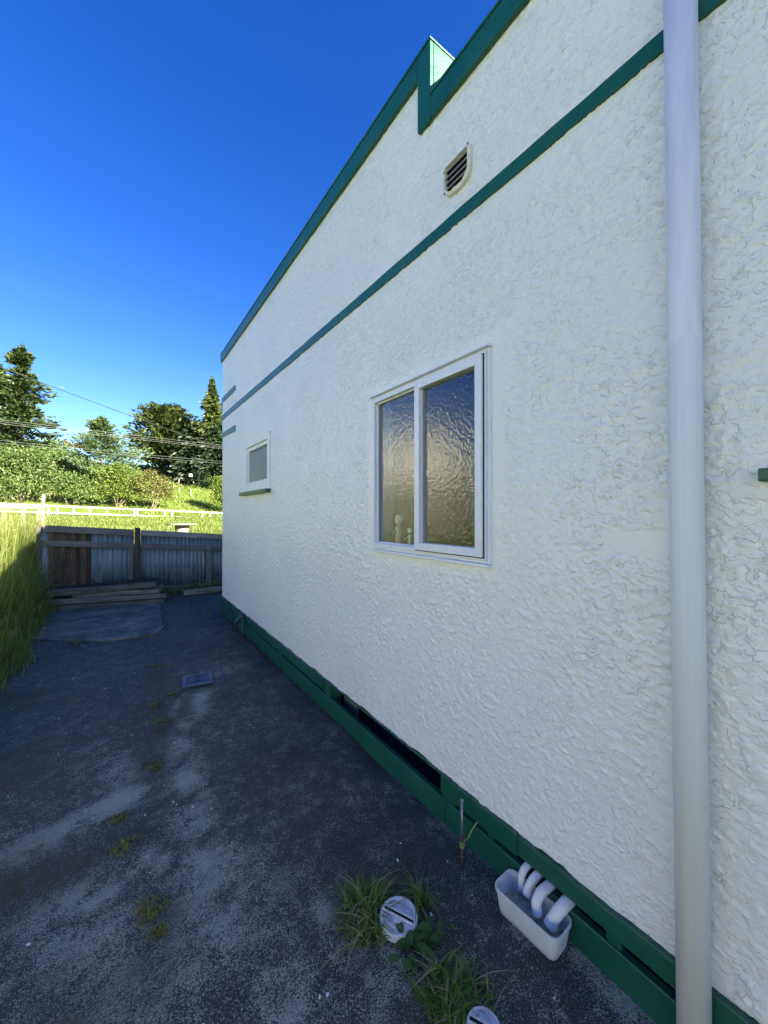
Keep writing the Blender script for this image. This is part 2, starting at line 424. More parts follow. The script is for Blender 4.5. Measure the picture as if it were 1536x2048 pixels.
M['dry_blade'] = foliage('dry_grass_blades', (.16, .13, .055), (.40, .34, .17), .3)
M['weed'] = foliage('weed_leaves', (.035, .075, .016), (.075, .14, .03), .25)
M['moss'] = foliage('moss', (.09, .085, .012), (.26, .235, .03), .15, (.30, .26, .09))
M['pine'] = foliage('pine_needles', (.016, .033, .012), (.060, .085, .026), .15)
M['cypress'] = foliage('cypress_sprays', (.022, .040, .012), (.105, .125, .035), .2)
M['darkcyp'] = foliage('dark_cypress_sprays', (.008, .018, .008), (.024, .040, .015), .05)
M['maccy'] = foliage('macrocarpa_sprays', (.018, .034, .010), (.075, .095, .026), .15)
M['feather'] = foliage('feathery_leaves', (.035, .065, .026), (.11, .155, .065), .25)
M['shrub_a'] = foliage('broad_shrub_leaves', (.028, .055, .012), (.12, .165, .045), .25, (.24, .26, .12))
M['shrub_b'] = foliage('yellow_green_leaves', (.035, .065, .010), (.14, .18, .032), .25, (.23, .24, .06))
M['shrub_c'] = foliage('bronze_green_leaves', (.045, .055, .014), (.17, .16, .045), .25, (.30, .17, .08))
M['bracken'] = foliage('brown_bracken', (.07, .05, .025), (.20, .14, .07), .2)
M['wire_dark'] = simple('black_cable', (.02, .02, .025), .6)
M['wire_pale'] = simple('bright_aluminium_cable', (.30, .30, .29), .4, .1)
M['beige'] = simple('beige_painted_weatherboard', (.62, .575, .51), .6, .06, 2)
M['red'] = simple('red_petal', (.45, .04, .02), .6)
M['flake'] = simple('white_paint_flake', (.75, .75, .74), .6)
M['litter'] = simple('dead_leaf_litter', (.05, .035, .022), .9, .5, 60)
M['fig_white'] = simple('glazed_white_china', (.80, .80, .76), .3, .05)
M['fig_pink'] = simple('pale_pink_china', (.50, .36, .40), .35)
M['fig_teal'] = simple('teal_china', (.12, .42, .42), .35)

# ------------------------------------------------------------------ terrain
def smooth(a, b, x):
    t = np.clip((x-a)/(b-a), 0, 1); return t*t*(3-2*t)
def vnoise(x, y, s=1.0, seed=0):
    r = np.random.default_rng(seed); out = 0
    for i in range(5):
        a = r.uniform(0, 6.28); k = s*(1.0+.9*i)*r.uniform(.8, 1.2); ph = r.uniform(0, 6.28, 2)
        out = out + np.sin(k*(x*math.cos(a)+y*math.sin(a))+ph[0])*np.cos(k*.7*(y*math.cos(a)-x*math.sin(a))+ph[1])/(1+.7*i)
    return out
def perlin(x, y, seed=0):
    g = np.random.default_rng(seed).uniform(0, 2*math.pi, (256, 256)); gx_, gy_ = np.cos(g), np.sin(g)
    xi = np.floor(x).astype(int); yi = np.floor(y).astype(int); fx = x-xi; fy = y-yi
    u = fx*fx*fx*(fx*(fx*6-15)+10); w_ = fy*fy*fy*(fy*(fy*6-15)+10)
    def d(i, j): a = (xi+i) & 255; b = (yi+j) & 255; return gx_[a, b]*(fx-i)+gy_[a, b]*(fy-j)
    n0 = d(0, 0)*(1-u)+d(1, 0)*u; n1 = d(0, 1)*(1-u)+d(1, 1)*u
    return n0*(1-w_)+n1*w_
def fbm(x, y, s_, octv, seed, rough=.6):      # roughly 0..1, mean .5
    o_ = 0; a_ = 1; t_ = 0
    for k in range(octv): o_ = o_+a_*perlin(x*s_+17.3*k, y*s_-9.1*k, seed+k); t_ += a_; a_ *= rough; s_ *= 2.03
    return .5+.78*o_/t_
def terrain(x, y):
    z = -.04 + .55*smooth(9.05, 9.9, y) + .022*np.clip(y-9.9, 0, 36.0)
    z = z - .017*np.clip(x, -40, 40)*smooth(10, 40, y)
    z = z + .05*vnoise(x, y, .5, 3)*smooth(11, 16, y)*(1-smooth(36, 42, y))
    h = np.clip(y-60, 0, None)
    z = z + 14.4*np.tanh(.27*h/14.4*(1+.15*smooth(0, 60, h))) + 6.5*smooth(2, -24, x)*smooth(95, 140, y) - .03*np.clip(y-170, 0, None) + .35*vnoise(x, y, .12, 5)*smooth(60, 75, y)
    z = z + .25*smooth(-2.6, -4.2, x)*(1-smooth(7.5, 9.5, y))
    return z
def TZ(x, y): return float(terrain(np.array(float(x)), np.array(float(y))))
def heightfield(name, xs, ys, fz, m, **k):
    X, Y = np.meshgrid(xs, ys); Z = fz(X, Y)
    nx, ny = len(xs), len(ys)
    I = np.arange(nx*ny).reshape(ny, nx)
    Fq = np.stack([I[:-1, :-1], I[:-1, 1:], I[1:, 1:], I[1:, :-1]], -1).reshape(-1, 4)
    me = fast_mesh(name, np.stack([X, Y, Z], -1).reshape(-1, 3), Fq)
    return put(name, me, m, smooth=True, **k)
xs = np.unique(np.concatenate([np.linspace(-600, -60, 28), np.linspace(-60, -8, 40), np.linspace(-8, 12, 81), np.linspace(12, 60, 40), np.linspace(60, 600, 28)]))
ys = np.unique(np.concatenate([np.linspace(-300, -20, 20), np.linspace(-20, 8, 40), np.linspace(8, 16, 60), np.linspace(16, 75, 119), np.linspace(75, 200, 100), np.linspace(200, 700, 30)]))
tag(heightfield('lawn', xs, ys, terrain, M['lawn']), kind='structure')

# road strip beyond the paling rail
def road_z(x, y): return terrain(x, np.full_like(y, 52.0)) + .06
tag(heightfield('road', np.linspace(-300, 300, 200), np.linspace(48.5, 57, 4), road_z, M['road']), kind='structure')
def edge_z(x, y): return terrain(x, np.full_like(y, 52.0)) + .066
for yy in (48.9, 56.5):
    tag(heightfield('road_marking', np.linspace(-300, 300, 200), np.array([yy, yy+.12]), edge_z, M['cream_rail']), kind='structure')

# ------------------------------------------------------------------ concrete yard
def seg_d(P, a, b):
    a = np.array(a[:2]); b = np.array(b[:2]); d = b-a
    t = np.clip(((P-a)@d)/(d@d), 0, 1)
    return np.linalg.norm(P-(a+t[..., None]*d), axis=-1)
gx = np.linspace(-2.5, .35, 96); gy = np.concatenate([np.linspace(-5, 0, 30), np.linspace(.05, 9.0, 300)])
def yard_z(x, y): return .004*vnoise(x, y, 3.0, 11) + .003*vnoise(x, y, 9, 12)
yard = heightfield('concrete_yard', gx, gy, yard_z, M['concrete']); tag(yard, kind='structure')
XX, YY = np.meshgrid(gx, gy); PP = np.stack([XX, YY], -1).reshape(-1, 2)
def blur(d, r): return np.exp(-(d/r)**2)
def path_mask(pts, r, amp=1.0, jit=.55):
    m = np.zeros(len(PP))
    for (a, b) in zip(pts[:-1], pts[1:]):
        ga, gb = G(*a), G(*b)
        m = np.maximum(m, blur(seg_d(PP, ga, gb), r))
    return amp*m*np.clip(.9+jit*vnoise(PP[:, 0], PP[:, 1], 6, 21)+jit*.8*vnoise(PP[:, 0], PP[:, 1], 17, 22), 0, 1.6)
pale = np.zeros(len(PP))
for pts, r, a in (([(402, 1380), (392, 1430), (350, 1475), (345, 1500)], .07, 1.0), ([(372, 1385), (340, 1430)], .05, .9),
                  ([(345, 1480), (375, 1560), (400, 1660), (450, 1760)], .10, .9),
                  ([(450, 1760), (520, 1900), (560, 2040)], .25, .6),
                  ([(-30, 1730), (120, 1670), (255, 1595)], .10, 1.2), ([(70, 1840), (180, 1780), (300, 1720)], .09, 1.3),
                  ([(60, 1990), (250, 1900), (420, 1960)], .22, .55), ([(200, 2040), (700, 1960)], .2, .5),
                  ([(90, 1245), (200, 1225)], .25, .5), ([(430, 1340), (470, 1330)], .18, .45),
                  ([(990, 1700), (1330, 2048)], .035, .9), ([(880, 1640), (980, 1700)], .06, .7), ([(1160, 1900), (1250, 2000)], .05, .8),
                  ([(820, 1900), (900, 1930)], .06, 1.0), ([(640, 1800), (650, 1830)], .06, .9), ([(180, 1500), (260, 1560)], .12, .45)):
    pale = np.maximum(pale, path_mask(pts, r, a))
pale = pale + .22*smooth(4.2, 1.6, PP[:, 1])*np.clip(.6+.5*vnoise(PP[:, 0], PP[:, 1], 2.2, 31), 0, 1)
moss = np.zeros(len(PP))
for pts, r, a in (([(-40, 1760), (140, 1720)], .16, 1.4), ([(0, 1830), (60, 1800)], .15, .9), ([(40, 1400), (110, 1395)], .20, 1.4), ([(-20, 1410), (20, 1400)], .2, .9),
                  ([(-20, 1520), (20, 1560)], .25, .9), ([(310, 1330), (325, 1420), (320, 1490), (310, 1540)], .09, 1.3), ([(235, 1640), (250, 1700)], .06, .7),
                  ([(310, 1850), (300, 1960)], .10, .8), ([(90, 2010), (130, 2030)], .12, .9), ([(360, 1385), (385, 1440)], .06, .9)):
    moss = np.maximum(moss, path_mask(pts, r, a))
dark = np.maximum(path_mask([(450, 1235), (560, 1340), (700, 1480), (900, 1680)], .32, .95), path_mask([(560, 1500), (700, 1650), (760, 1720)], .35, .7))
dark = np.maximum(dark, path_mask([(380, 1290), (470, 1300)], .4, .6))
for nme, arr in (('pale', pale), ('moss', moss), ('dark', dark)):
    a = yard.data.attributes.new(nme, 'FLOAT', 'POINT'); a.data.foreach_set('value', np.clip(arr, 0, 1.4).astype(np.float32))
# the separately poured pale slab by the plank heap, its near edge broken
sp = [(60, 1240), (60, 1282), (150, 1284), (205, 1284), (245, 1279), (290, 1274), (315, 1268), (322, 1262), (328, 1255), (325, 1235), (319, 1207), (120, 1206), (70, 1206)]
sg = [G(*q) for q in sp]
poly = []
for i, a in enumerate(sg):
    b = sg[(i+1) % len(sg)]; k = max(1, int((b-a).length/.05))
    for j in range(k):
        q = a.lerp(b, j/k); poly.append((q.x+random.uniform(-.014, .014), q.y+random.uniform(-.03, .03)))
mb = MB(); mb.prismz(poly[::-1], -.01, .023)
o = recalc(mb.build('concrete_slab', M['slab'], bevel=.004)); tag(o, kind='structure')

# ------------------------------------------------------------------ house
house = empty('house', (0, 0, 0), 'cream roughcast house with green trim and stepped parapet', 'house')
YF = W(445, 1000)[0]                     # far corner
YN = -9.0                                # runs on behind the camera
z_far = W(450, 716)[1]; z_near = W(940, 104)[1]
YS = W(862, 150)[0]                      # step of the parapet
TOPF = EYE + DW*(1.81); TOPN = EYE + DW*(1.594)
Zb0, Zb1 = W(1350, 1915)[1], W(447, 1193)[1]
Yb0, Yb1 = W(1350, 1915)[0], YF
def zbot(y): return Zb0 + (Zb1-Zb0)*(y-Yb0)/(Yb1-Yb0)
win = dict(y0=1.166, y1=2.108, z0=1.364, z1=2.321)
sw = dict(y0=W(541, 950)[0], y1=W(491, 950)[0], z0=W(542, 977)[1], z1=W(540, 862)[1])
nw = dict(y0=-.75, y1=.20, z0=1.70, z1=2.55)
holes = [win, sw, nw]
def relief(Y, Z):
    """trowelled plaster: overlapping drags whose lower lip stands proud, flatter patches, floated margins (metres)"""
    a = fbm(Y, Z, 12, 4, 1, .62); b = fbm(Y, Z, 34, 3, 11); wob = 4.6*a+1.0*b
    def drags(ky, kz, off, wb, power, msk):
        fr = np.mod(ky*Y+kz*Z+off+wb, 1.0); return fr**power*np.clip((1-fr)/.22, 0, 1)*msk
    m1 = smooth(.42, .56, fbm(Y, Z, 22, 2, 21)); m2 = smooth(.40, .56, b)
    h = drags(-4.0, -15.0, .0, wob, 2.0, m1)+.8*drags(9.0, -24.0, .37, -1.3*wob, 1.7, m2)
    h = h*(.42+.58*smooth(.36, .54, fbm(Y, Z, 2.6, 4, 31)))
    def box(yc, zc, hy, hz, lo, hi): return smooth(lo, hi, np.maximum(np.abs(Y-yc)-hy, np.abs(Z-zc)-hz)+.12*(a-.5))
    h = h*np.maximum(box(1.637, 1.843, .485, .49, .01, .10), .08)*np.maximum(box(.565, 1.485, .085, .035, .0, .02), .1)
    h = h*smooth(.0, .03, np.maximum(np.abs(Y-(sw['y0']+sw['y1'])/2)-(sw['y1']-sw['y0'])/2, np.abs(Z-(sw['z0']+sw['z1'])/2)-(sw['z1']-sw['z0'])/2))
    return .0086*h+.0016*(fbm(Y, Z, 5, 2, 41)-.5)+.0020*(b-.5)
def wall_mesh():
    mb = MB(); T = .14; Y0 = -.30
    ys_ = sorted(set([Y0, YS, YF]+[h[k] for h in holes for k in ('y0', 'y1') if h[k] > Y0]+list(np.arange(Y0, YF, .0072))))
    ys_ = [y for i, y in enumerate(ys_) if i == 0 or y-ys_[i-1] > 1e-4]
    zs_ = sorted(set([.36, TOPN-.02, TOPF-.02]+[h[k] for h in holes for k in ('z0', 'z1')]+list(np.arange(.36, TOPF-.02, .0066))))
    zs_ = np.array([z for i, z in enumerate(zs_) if i == 0 or z-zs_[i-1] > 1e-4])
    Yc = np.array(ys_); lipz = np.array([zbot(y) for y in ys_])+.006*np.sin(Yc*9)+.005*np.sin(Yc*23+1)+.012*(fbm(Yc, Yc*0, 16, 4, 51)-.5)
    nb_ = 26; low = lipz[None, :]+(.36-lipz)[None, :]*np.linspace(0, 1, nb_, endpoint=False)[:, None]
    Zg = np.concatenate([low, np.repeat(zs_[:, None], len(Yc), 1)]); Yg = np.repeat(Yc[None, :], len(Zg), 0)
    V = np.stack([-relief(Yg, Zg), Yg, Zg], -1).reshape(-1, 3); I = np.arange(len(V)).reshape(Zg.shape)
    zm = (Zg[:-1, :-1]+Zg[1:, :-1])/2; ym = (Yg[:-1, :-1]+Yg[:-1, 1:])/2
    keep = ~((ym < YS) & (zm > TOPN-.02))
    for h in holes: keep &= ~((ym > h['y0']) & (ym < h['y1']) & (zm > h['z0']) & (zm < h['z1']))
    Fq = np.stack([I[:-1, :-1], I[1:, :-1], I[1:, 1:], I[:-1, 1:]], -1)[keep]
    # under-edge of the plaster
    k = len(V); n_ = len(Yc); B = np.concatenate([np.stack([np.full(n_, .035), Yc, lipz+.004], -1), np.stack([np.full(n_, .035), Yc, np.full(n_, .5)], -1)]); V = np.concatenate([V, B]); q_ = np.arange(n_-1)
    Fq = np.concatenate([Fq, np.stack([q_, q_+1, k+q_+1, k+q_], -1), np.stack([k+q_, k+q_+1, k+n_+q_+1, k+n_+q_], -1)])
    # plain length behind the camera
    zlist = [zbot(YN), .7, nw['z0'], nw['z1'], TOPN-.02]
    for a0, b0 in zip(zlist[:-1], zlist[1:]):
        for ya, yb__ in ((YN, nw['y0']), (nw['y0'], Y0)):
            if ya == nw['y0'] and a0 >= nw['z0']-1e-6 and b0 <= nw['z1']+1e-6: continue
            mb.add([(0, ya, a0), (0, ya, b0), (0, yb__, b0), (0, yb__, a0)], [(0, 1, 2, 3)])
    for h in holes:
        y0, y1, z0, z1 = h['y0'], h['y1'], h['z0'], h['z1']
        mb.add([(0, y0, z0), (T, y0, z0), (T, y0, z1), (0, y0, z1)], [(0, 1, 2, 3)])
        mb.add([(0, y1, z0), (T, y1, z0), (T, y1, z1), (0, y1, z1)], [(3, 2, 1, 0)])
        mb.add([(0, y0, z0), (T, y0, z0), (T, y1, z0), (0, y1, z0)], [(3, 2, 1, 0)])
        mb.add([(0, y0, z1), (T, y0, z1), (T, y1, z1), (0, y1, z1)], [(0, 1, 2, 3)])
    # inner leaf so that the parapet has thickness
    mb.add([(.16, YN, 3.2), (.16, YF, 3.2), (.16, YF, TOPF-.02), (.16, YS, TOPF-.02)], [(0, 1, 2, 3)]); mb.add([(.16, YN, 3.2), (.16, YS, TOPF-.02), (.16, YS, TOPN-.02), (.16, YN, TOPN-.02)], [(0, 1, 2, 3)])
    mb.add([(0, YS, TOPN-.02), (.16, YS, TOPN-.02), (.16, YS, TOPF-.02), (0, YS, TOPF-.02)], [(0, 1, 2, 3)])
    k = len(V); V = np.concatenate([V, np.array([tuple(p) for p in mb.v])]); Fq = np.concatenate([Fq, np.array(mb.f)+k])
    return fast_mesh('side_wall', V, Fq)
wall = put('side_wall', wall_mesh(), M['stucco'], house)
nf = len(wall.data.polygons); sm_ = np.ones(nf, dtype=bool); sm_[-30:] = False; wall.data.polygons.foreach_set('use_smooth', sm_)
mb = MB()
mb.add([(0, YF, zbot(YF)), (9, YF, zbot(YF)), (9, YF, TOPF-.02), (0, YF, TOPF-.02)], [(0, 3, 2, 1)])
mb.add([(.16, YF-.16, 3.3), (9, YF-.16, 3.3), (9, YF-.16, TOPF-.02), (.16, YF-.16, TOPF-.02)], [(0, 1, 2, 3)])
mb.build('end_wall', M['stucco'], house)
mb = MB(); mb.add([(9, YN, 0), (9, YF, 0), (9, YF, TOPF-.1), (9, YN, TOPF-.1)], [(0, 1, 2, 3)]); mb.add([(0, YN, 0), (9, YN, 0), (9, YN, TOPF-.1), (0, YN, TOPF-.1)], [(0, 1, 2, 3)])
mb.build('back_wall', M['stucco'], house)
mb = MB(); mb.add([(.162, YN, 3.35), (9, YN, 3.6), (9, YF-.162, 3.6), (.162, YF-.162, 3.35)], [(0, 1, 2, 3)])
mb.build('roof', M['roof'], house)
# rooms behind the windows, floor over the void
mb = MB()
mb.add([(.14, YN, .55), (4.2, YN, .55), (4.2, YF-.2, .55), (.14, YF-.2, .55)], [(0, 1, 2, 3)])
mb.build('floor', M['fence_dark'], house)
mb = MB()
mb.add([(4.2, YN, .55), (4.2, YF-.2, .55), (4.2, YF-.2, 3.2), (4.2, YN, 3.2)], [(3, 2, 1, 0)])
for yy in (-1.5, .55, 3.2, YF-.2): mb.add([(.14, yy, .55), (4.2, yy, .55), (4.2, yy, 3.2), (.14, yy, 3.2)], [(0, 1, 2, 3)])
mb.add([(.14, YN, 3.2), (4.2, YN, 3.2), (4.2, YF-.2, 3.2), (.14, YF-.2, 3.2)], [(0, 1, 2, 3)])
mb.build('room_lining', M['room'], house)
# green capping along the parapet: one length on the high part, one on the low part, a riser at the step
CH = .120
def capping(y0, y1, top, wide=.19):
    mb = MB()
    mb.prism([(y0, top-.0), (y1, top-.0), (y1, top-CH), (y0, top-CH)], -.028, -.004)       # fascia face
    mb.prism([(y0, top+.012), (y1, top+.012), (y1, top), (y0, top)], -.034, wide)           # top flashing
    mb.prism([(y0, top), (y1, top), (y1, top-.07), (y0, top-.07)], wide-.012, wide-.001)
    return mb
recalc(capping(YS+.081, W(478, 660)[0], TOPF).build('parapet_capping', M['green_cap'], house, bevel=.003))
recalc(capping(W(478, 660)[0]+.006, YF+.03, TOPF).build('parapet_capping', M['green_cap'], house, bevel=.003))
recalc(capping(YN, YS-.028, TOPN).build('parapet_capping', M['green_cap'], house, bevel=.003))
mb = MB(); mb.bx(-.002, .188, YS-.026, YS-.002, TOPN-.03, TOPF+.010); mb.bx(-.0285, -.003, YS-.026, YS+.079, TOPN-CH, TOPF-.001); mb.bx(-.034, .19, YS-.032, YS+.080, TOPF, TOPF+.0125)
mb.build('parapet_step_flashing', M['green_cap'], house, bevel=.003)
mb = MB(); mb.bx(-.03, 9, YF+.004, YF+.028, TOPF-CH, TOPF-.001); mb.bx(.2, 9, YF-.17, YF+.003, TOPF, TOPF+.012)
mb.build('parapet_capping', M['green_cap'], house, bevel=.003)
# raised bands
def band(y0, y1, z0a, z1a, z0b, z1b):
    n = max(2, int((y1-y0)/.12)); mb = MB(); q = random.Random(int(y0*100))
    for i in range(n):
        a = i/n; b = (i+1)/n
        if i == 0: wa = (q.uniform(-.0015, .0015), q.uniform(-.0015, .0015))
        wb = (q.uniform(-.002, .002), q.uniform(-.002, .002))
        L = lambda s, t, k: s+(t-s)*k
        ya, yb_ = L(y0, y1, a), L(y0, y1, b)
        p = [(-.012, ya, L(z0a, z0b, a)+wa[0]), (.001, ya, L(z0a, z0b, a)+wa[0]), (.001, yb_, L(z0a, z0b, b)+wb[0]), (-.012, yb_, L(z0a, z0b, b)+wb[0]),
             (-.012, ya, L(z1a, z1b, a)+wa[1]), (.001, ya, L(z1a, z1b, a)+wa[1]), (.001, yb_, L(z1a, z1b, b)+wb[1]), (-.012, yb_, L(z1a, z1b, b)+wb[1])]
        mb.add(p, [(4, 5, 6, 7)[::-1], (0, 1, 2, 3), (0, 3, 7, 4)] + ([(0, 4, 5, 1)] if i == 0 else []) + ([(3, 2, 6, 7)] if i == n-1 else []))
        wa = wb
    o = recalc(mb.build('wall_band', M['green'], house)); return o
n0, n1 = W(1330, 101), W(1330, 62); f0, f1 = W(447, 839), W(447, 829)
sl0 = (f0[1]-n0[1])/(f0[0]-n0[0]); sl1 = (f1[1]-n1[1])/(f1[0]-n1[0])
band(-6, YF+.012, n0[1]+sl0*(-6-n0[0]), n1[1]+sl1*(-6-n1[0]), f0[1], f1[1])
band(W(471, 775)[0], YF+.012, W(471, 781)[1], W(471, 770)[1], W(447, 804)[1], W(447, 794)[1])
band(W(471, 855)[0], YF+.012, W(471, 862)[1], W(471, 850)[1], W(447, 874)[1], W(447, 865)[1])
mb = MB(); mb.bx(-.012, 9, YF+.0, YF+.012, f0[1], f1[1])
mb.build('wall_band', M['green'], house)

# plinth boards, void and piles
Y_open0, Y_open1 = W(886, 1570)[0], W(663, 1385)[0]
UB, GAP = .088, .022
def lower_top(y): return zbot(y)-UB-GAP
def board(name, y0, y1, zt, zb_, x0, x1, wav=0, parent=house, m='green'):
    n = max(1, int((y1-y0)/.06)); mb = MB(); q = random.Random(int(y0*77)); w0 = 0; r0 = 0
    for i in range(n):
        a = y0+(y1-y0)*i/n; b = y0+(y1-y0)*(i+1)/n
        w1 = q.uniform(-wav, wav)
        p = [(x0, a, zb_(a)), (x1, a, zb_(a)), (x1, b, zb_(b)), (x0, b, zb_(b)), (x0, a, zt(a)+w0), (x1, a, zt(a)+w0), (x1, b, zt(b)+w1), (x0, b, zt(b)+w1)]
        fs = [(3, 2, 1, 0), (4, 5, 6, 7), (1, 2, 6, 5), (3, 0, 4, 7)]
        if i == 0: fs.append((0, 1, 5, 4))
        if i == n-1: fs.append((2, 3, 7, 6))
        mb.add(p, fs); w0 = w1
    o = mb.build(name, M[m], parent)
    import bmesh
    bm = bmesh.new(); bm.from_mesh(o.data); bmesh.ops.remove_doubles(bm, verts=bm.verts, dist=1e-5); bmesh.ops.recalc_face_normals(bm, faces=bm.faces); bm.to_mesh(o.data); bm.free()
    b = o.modifiers.new('bevel', 'BEVEL'); b.width = .004; b.segments = 2; b.limit_method = 'ANGLE'; b.angle_limit = R(50)
    return o
ub_top = lambda y: zbot(y)+.004
ub_bot = lambda y: zbot(y)-UB
lb_top = lower_top
YJ = W(676, 1400)[0]
# upper boards: far length up to the stud at the opening, near lengths past the pipe
board('plinth_board', W(650, 1370)[0], YF+.01, ub_top, ub_bot, -.020, .012, .004)
board('plinth_board', W(1040, 1690)[0]+.004, Y_open0, ub_top, ub_bot, -.020, .012, .004)
board('plinth_board', -1.2, W(1040, 1690)[0], ub_top, lambda y: zbot(y)-.074, -.022, .012, .004)
board('plinth_board', YN, -1.205, ub_top, ub_bot, -.020, .012, .0)
# thin painted edge left above the opening
board('plinth_edge', Y_open0+.003, W(650, 1370)[0]-.003, lambda y: zbot(y)+.003, lambda y: zbot(y)-.010, -.012, .012, .004)
# lower boards
j1 = W(897, 1640)[0]
board('plinth_board', j1+.003, YF+.012, lb_top, lambda y: -.02+.018*max(0, min(1, (y-3)/3)), -.022, .010)
board('plinth_board', .18, j1, lb_top, lambda y: -.02, -.021, .010)
board('plinth_board', YN, .177, lb_top, lambda y: -.02, -.023, .010)
# studs that show in the slits and in the opening
def stud(y0, y1, x0=-.012, x1=.09, m='green', top=.0):
    mb = MB(); mb.bx(x0, x1, y0, y1, -.02, zbot(y0)-.012); return mb.build('stud', M[m], house, bevel=.003)
for xa, xb in ((448, 452), (478, 492), (559, 566), (700, 704)):
    pass
stud(W(492, 1250)[0], W(476, 1240)[0]); stud(W(566, 1310)[0], W(559, 1305)[0]); stud(W(663, 1390)[0], W(651, 1380)[0], -.014)
stud(Y_open0-.10, Y_open0-.004, -.012); stud(W(985, 1650)[0]-.02, W(985, 1650)[0]+.02); stud(W(1120, 1760)[0]-.22, W(1120, 1760)[0]-.17)
mb = MB(); mb.bx(.10, .12, Y_open1-.22, Y_open1-.02, -.02, .4); mb.build('back_board', M['plank'], house)
mb = MB(); mb.bx(.16, .20, YN, YF-.1, .22, .5); mb.build('bearer', M['fence_dark'], house)
mb = MB()
mb.add([(.30, YN, -.03), (9, YN, -.03), (9, YF, -.03), (.30, YF, -.03)], [(0, 1, 2, 3)])
for i in range(60):
    x, y = random.uniform(.32, .8), random.uniform(.6, 4); s_ = random.uniform(.015, .05)
    mb.bx(x, x+s_, y, y+s_*1.3, -.04, -.03+s_*.6)
mb.build('subfloor_soil', M['soil'], house)
for yy in (2.0, 3.2, 4.6):
    mb = MB(); mb.bx(.5, .7, yy, yy+.2, -.03, .5); mb.build('pile', M['pile'], house, bevel=.01)
for i, (px, py) in enumerate(((815, 1523), (870, 1565), (760, 1470))):   # pale scraps lying in the void
    p = W(px, py); mb = MB(); q = Matrix.Translation((.34, p[0]+.12, .02)) @ Euler((.3, .5, i*1.1)).to_matrix().to_4x4()
    mb.bx(-.03, .03, -.012, .012, -.01, .01, q); mb.build('rubble', M['pile'], house)

# ---- large aluminium window: fixed light on the far side, hinged sash nearest the pipe
oy0, oy1, oz0, oz1 = 1.152, 2.122, 1.350, 2.335
mb = MB(); mb.ring(oy0, oy1, oz0, oz1, .016, -.012, .002)
mb.ring(oy0+.0165, oy1-.0165, oz0+.0165, oz1-.0165, .024, -.026, .06)
mb.prism([(1.652, oz0+.041), (1.672, oz0+.041), (1.672, oz1-.041), (1.652, oz1-.041)], -.0255, .06)
wf = recalc(mb.build('window', M['white_frame'], house, bevel=.0025))
mb = MB(); mb.bx(-.036, .0, oy0-.006, oy1+.008, oz1+.0005, oz1+.012); mb.build('head_flashing', M['white_frame'], wf, bevel=.002)
mb = MB(); mb.bx(-.030, .0, oy0, oy1, oz0-.016, oz0-.0005); mb.build('sill', M['white_frame'], wf, bevel=.002)
sy0, sy1, sz0, sz1 = 1.178, 1.656, oz0+.030, oz1-.030
mb = MB(); mb.ring(sy0, sy1, sz0, sz1, .040, -.042, -.0285)
mb.ring(sy0+.017, sy1-.014, sz0+.0125, sz1-.0125, .0275, -.028, .012)
sash = recalc(mb.build('sash', M['white_frame'], wf, bevel=.0025))
mb = MB(); mb.ring(sy0-.006, sy1+.004, sz0-.006, sz1+.006, .010, -.0285, -.0265); recalc(mb.build('seal', M['black'], wf))
mb = MB(); mb.bx(-.012, -.007, sy0+.038, sy1-.038, sz0+.038, sz1-.038); mb.build('pane', M['glass'], wf)
mb = MB(); mb.bx(.010, .015, 1.671, oy1-.040, oz0+.040, oz1-.040); mb.build('pane', M['glass'], wf)
mb = MB(); mb.ring(1.6725, oy1-.041, oz0+.041, oz1-.041, .009, -.004, .0095); recalc(mb.build('glazing_bead', M['white_frame'], wf, bevel=.002))
for yy, zz, xx in ((1.90, oz0+.028, -.0268), (1.40, sz0+.020, -.0428)):
    mb = MB(); mb.lathe([(.003, 0), (.003, .002)], (0, 0, 0), 8, Matrix.Translation((xx, yy, zz)) @ Matrix.Rotation(R(-90), 4, 'Y')); mb.build('drain_hole', M['black'], wf)
y0, y1, z0, z1 = win['y0'], win['y1'], win['z0'], win['z1']
# inner sill board carries the figurines
mb = MB(); mb.bx(.06, .24, y0-.02, y1+.02, z0-.01, z0+.012); mb.build('inner_sill', M['white_wood'], wf)
# ---- small timber window
y0, y1, z0, z1 = sw['y0'], sw['y1'], sw['z0'], sw['z1']
mb = MB(); mb.ring(y0, y1, z0, z1, .075, -.016, .05); wf2 = recalc(mb.build('window', M['white_wood'], house, bevel=.003))
mb = MB(); mb.ring(y0+.076, y1-.076, z0+.076, z1-.076, .045, .004, .05); recalc(mb.build('sash', M['white_wood'], wf2, bevel=.003))
mb = MB(); mb.bx(.022, .027, y0+.118, y1-.118, z0+.118, z1-.118); mb.build('pane', M['glass2'], wf2)
zs = W(542, 977)[1]
mb = MB(); mb.prism([(y0-.02, zs-.0), (y1+.10, zs-.0), (y1+.10, zs-.042), (y0-.02, zs-.042)], -.060, -.0005); recalc(mb.build('sill', M['green'], wf2, bevel=.004))
# ---- next window towards the street, only its sill end is in view
y0, y1, z0, z1 = nw['y0'], nw['y1'], nw['z0'], nw['z1']
mb = MB(); mb.ring(y0, y1, z0, z1, .07, -.016, .05); wf3 = recalc(mb.build('window', M['white_wood'], house, bevel=.003))
mb = MB(); mb.bx(.022, .027, y0+.065, y1-.065, z0+.065, z1-.065); mb.build('pane', M['glass2'], wf3)
sp0 = W(1526, 935); sp1 = W(1526, 965)
mb = MB(); mb.bx(-.055, -.0005, y0-.06, sp0[0], sp1[1], sp0[1]-.006); mb.build('sill', M['green'], wf3, bevel=.004)

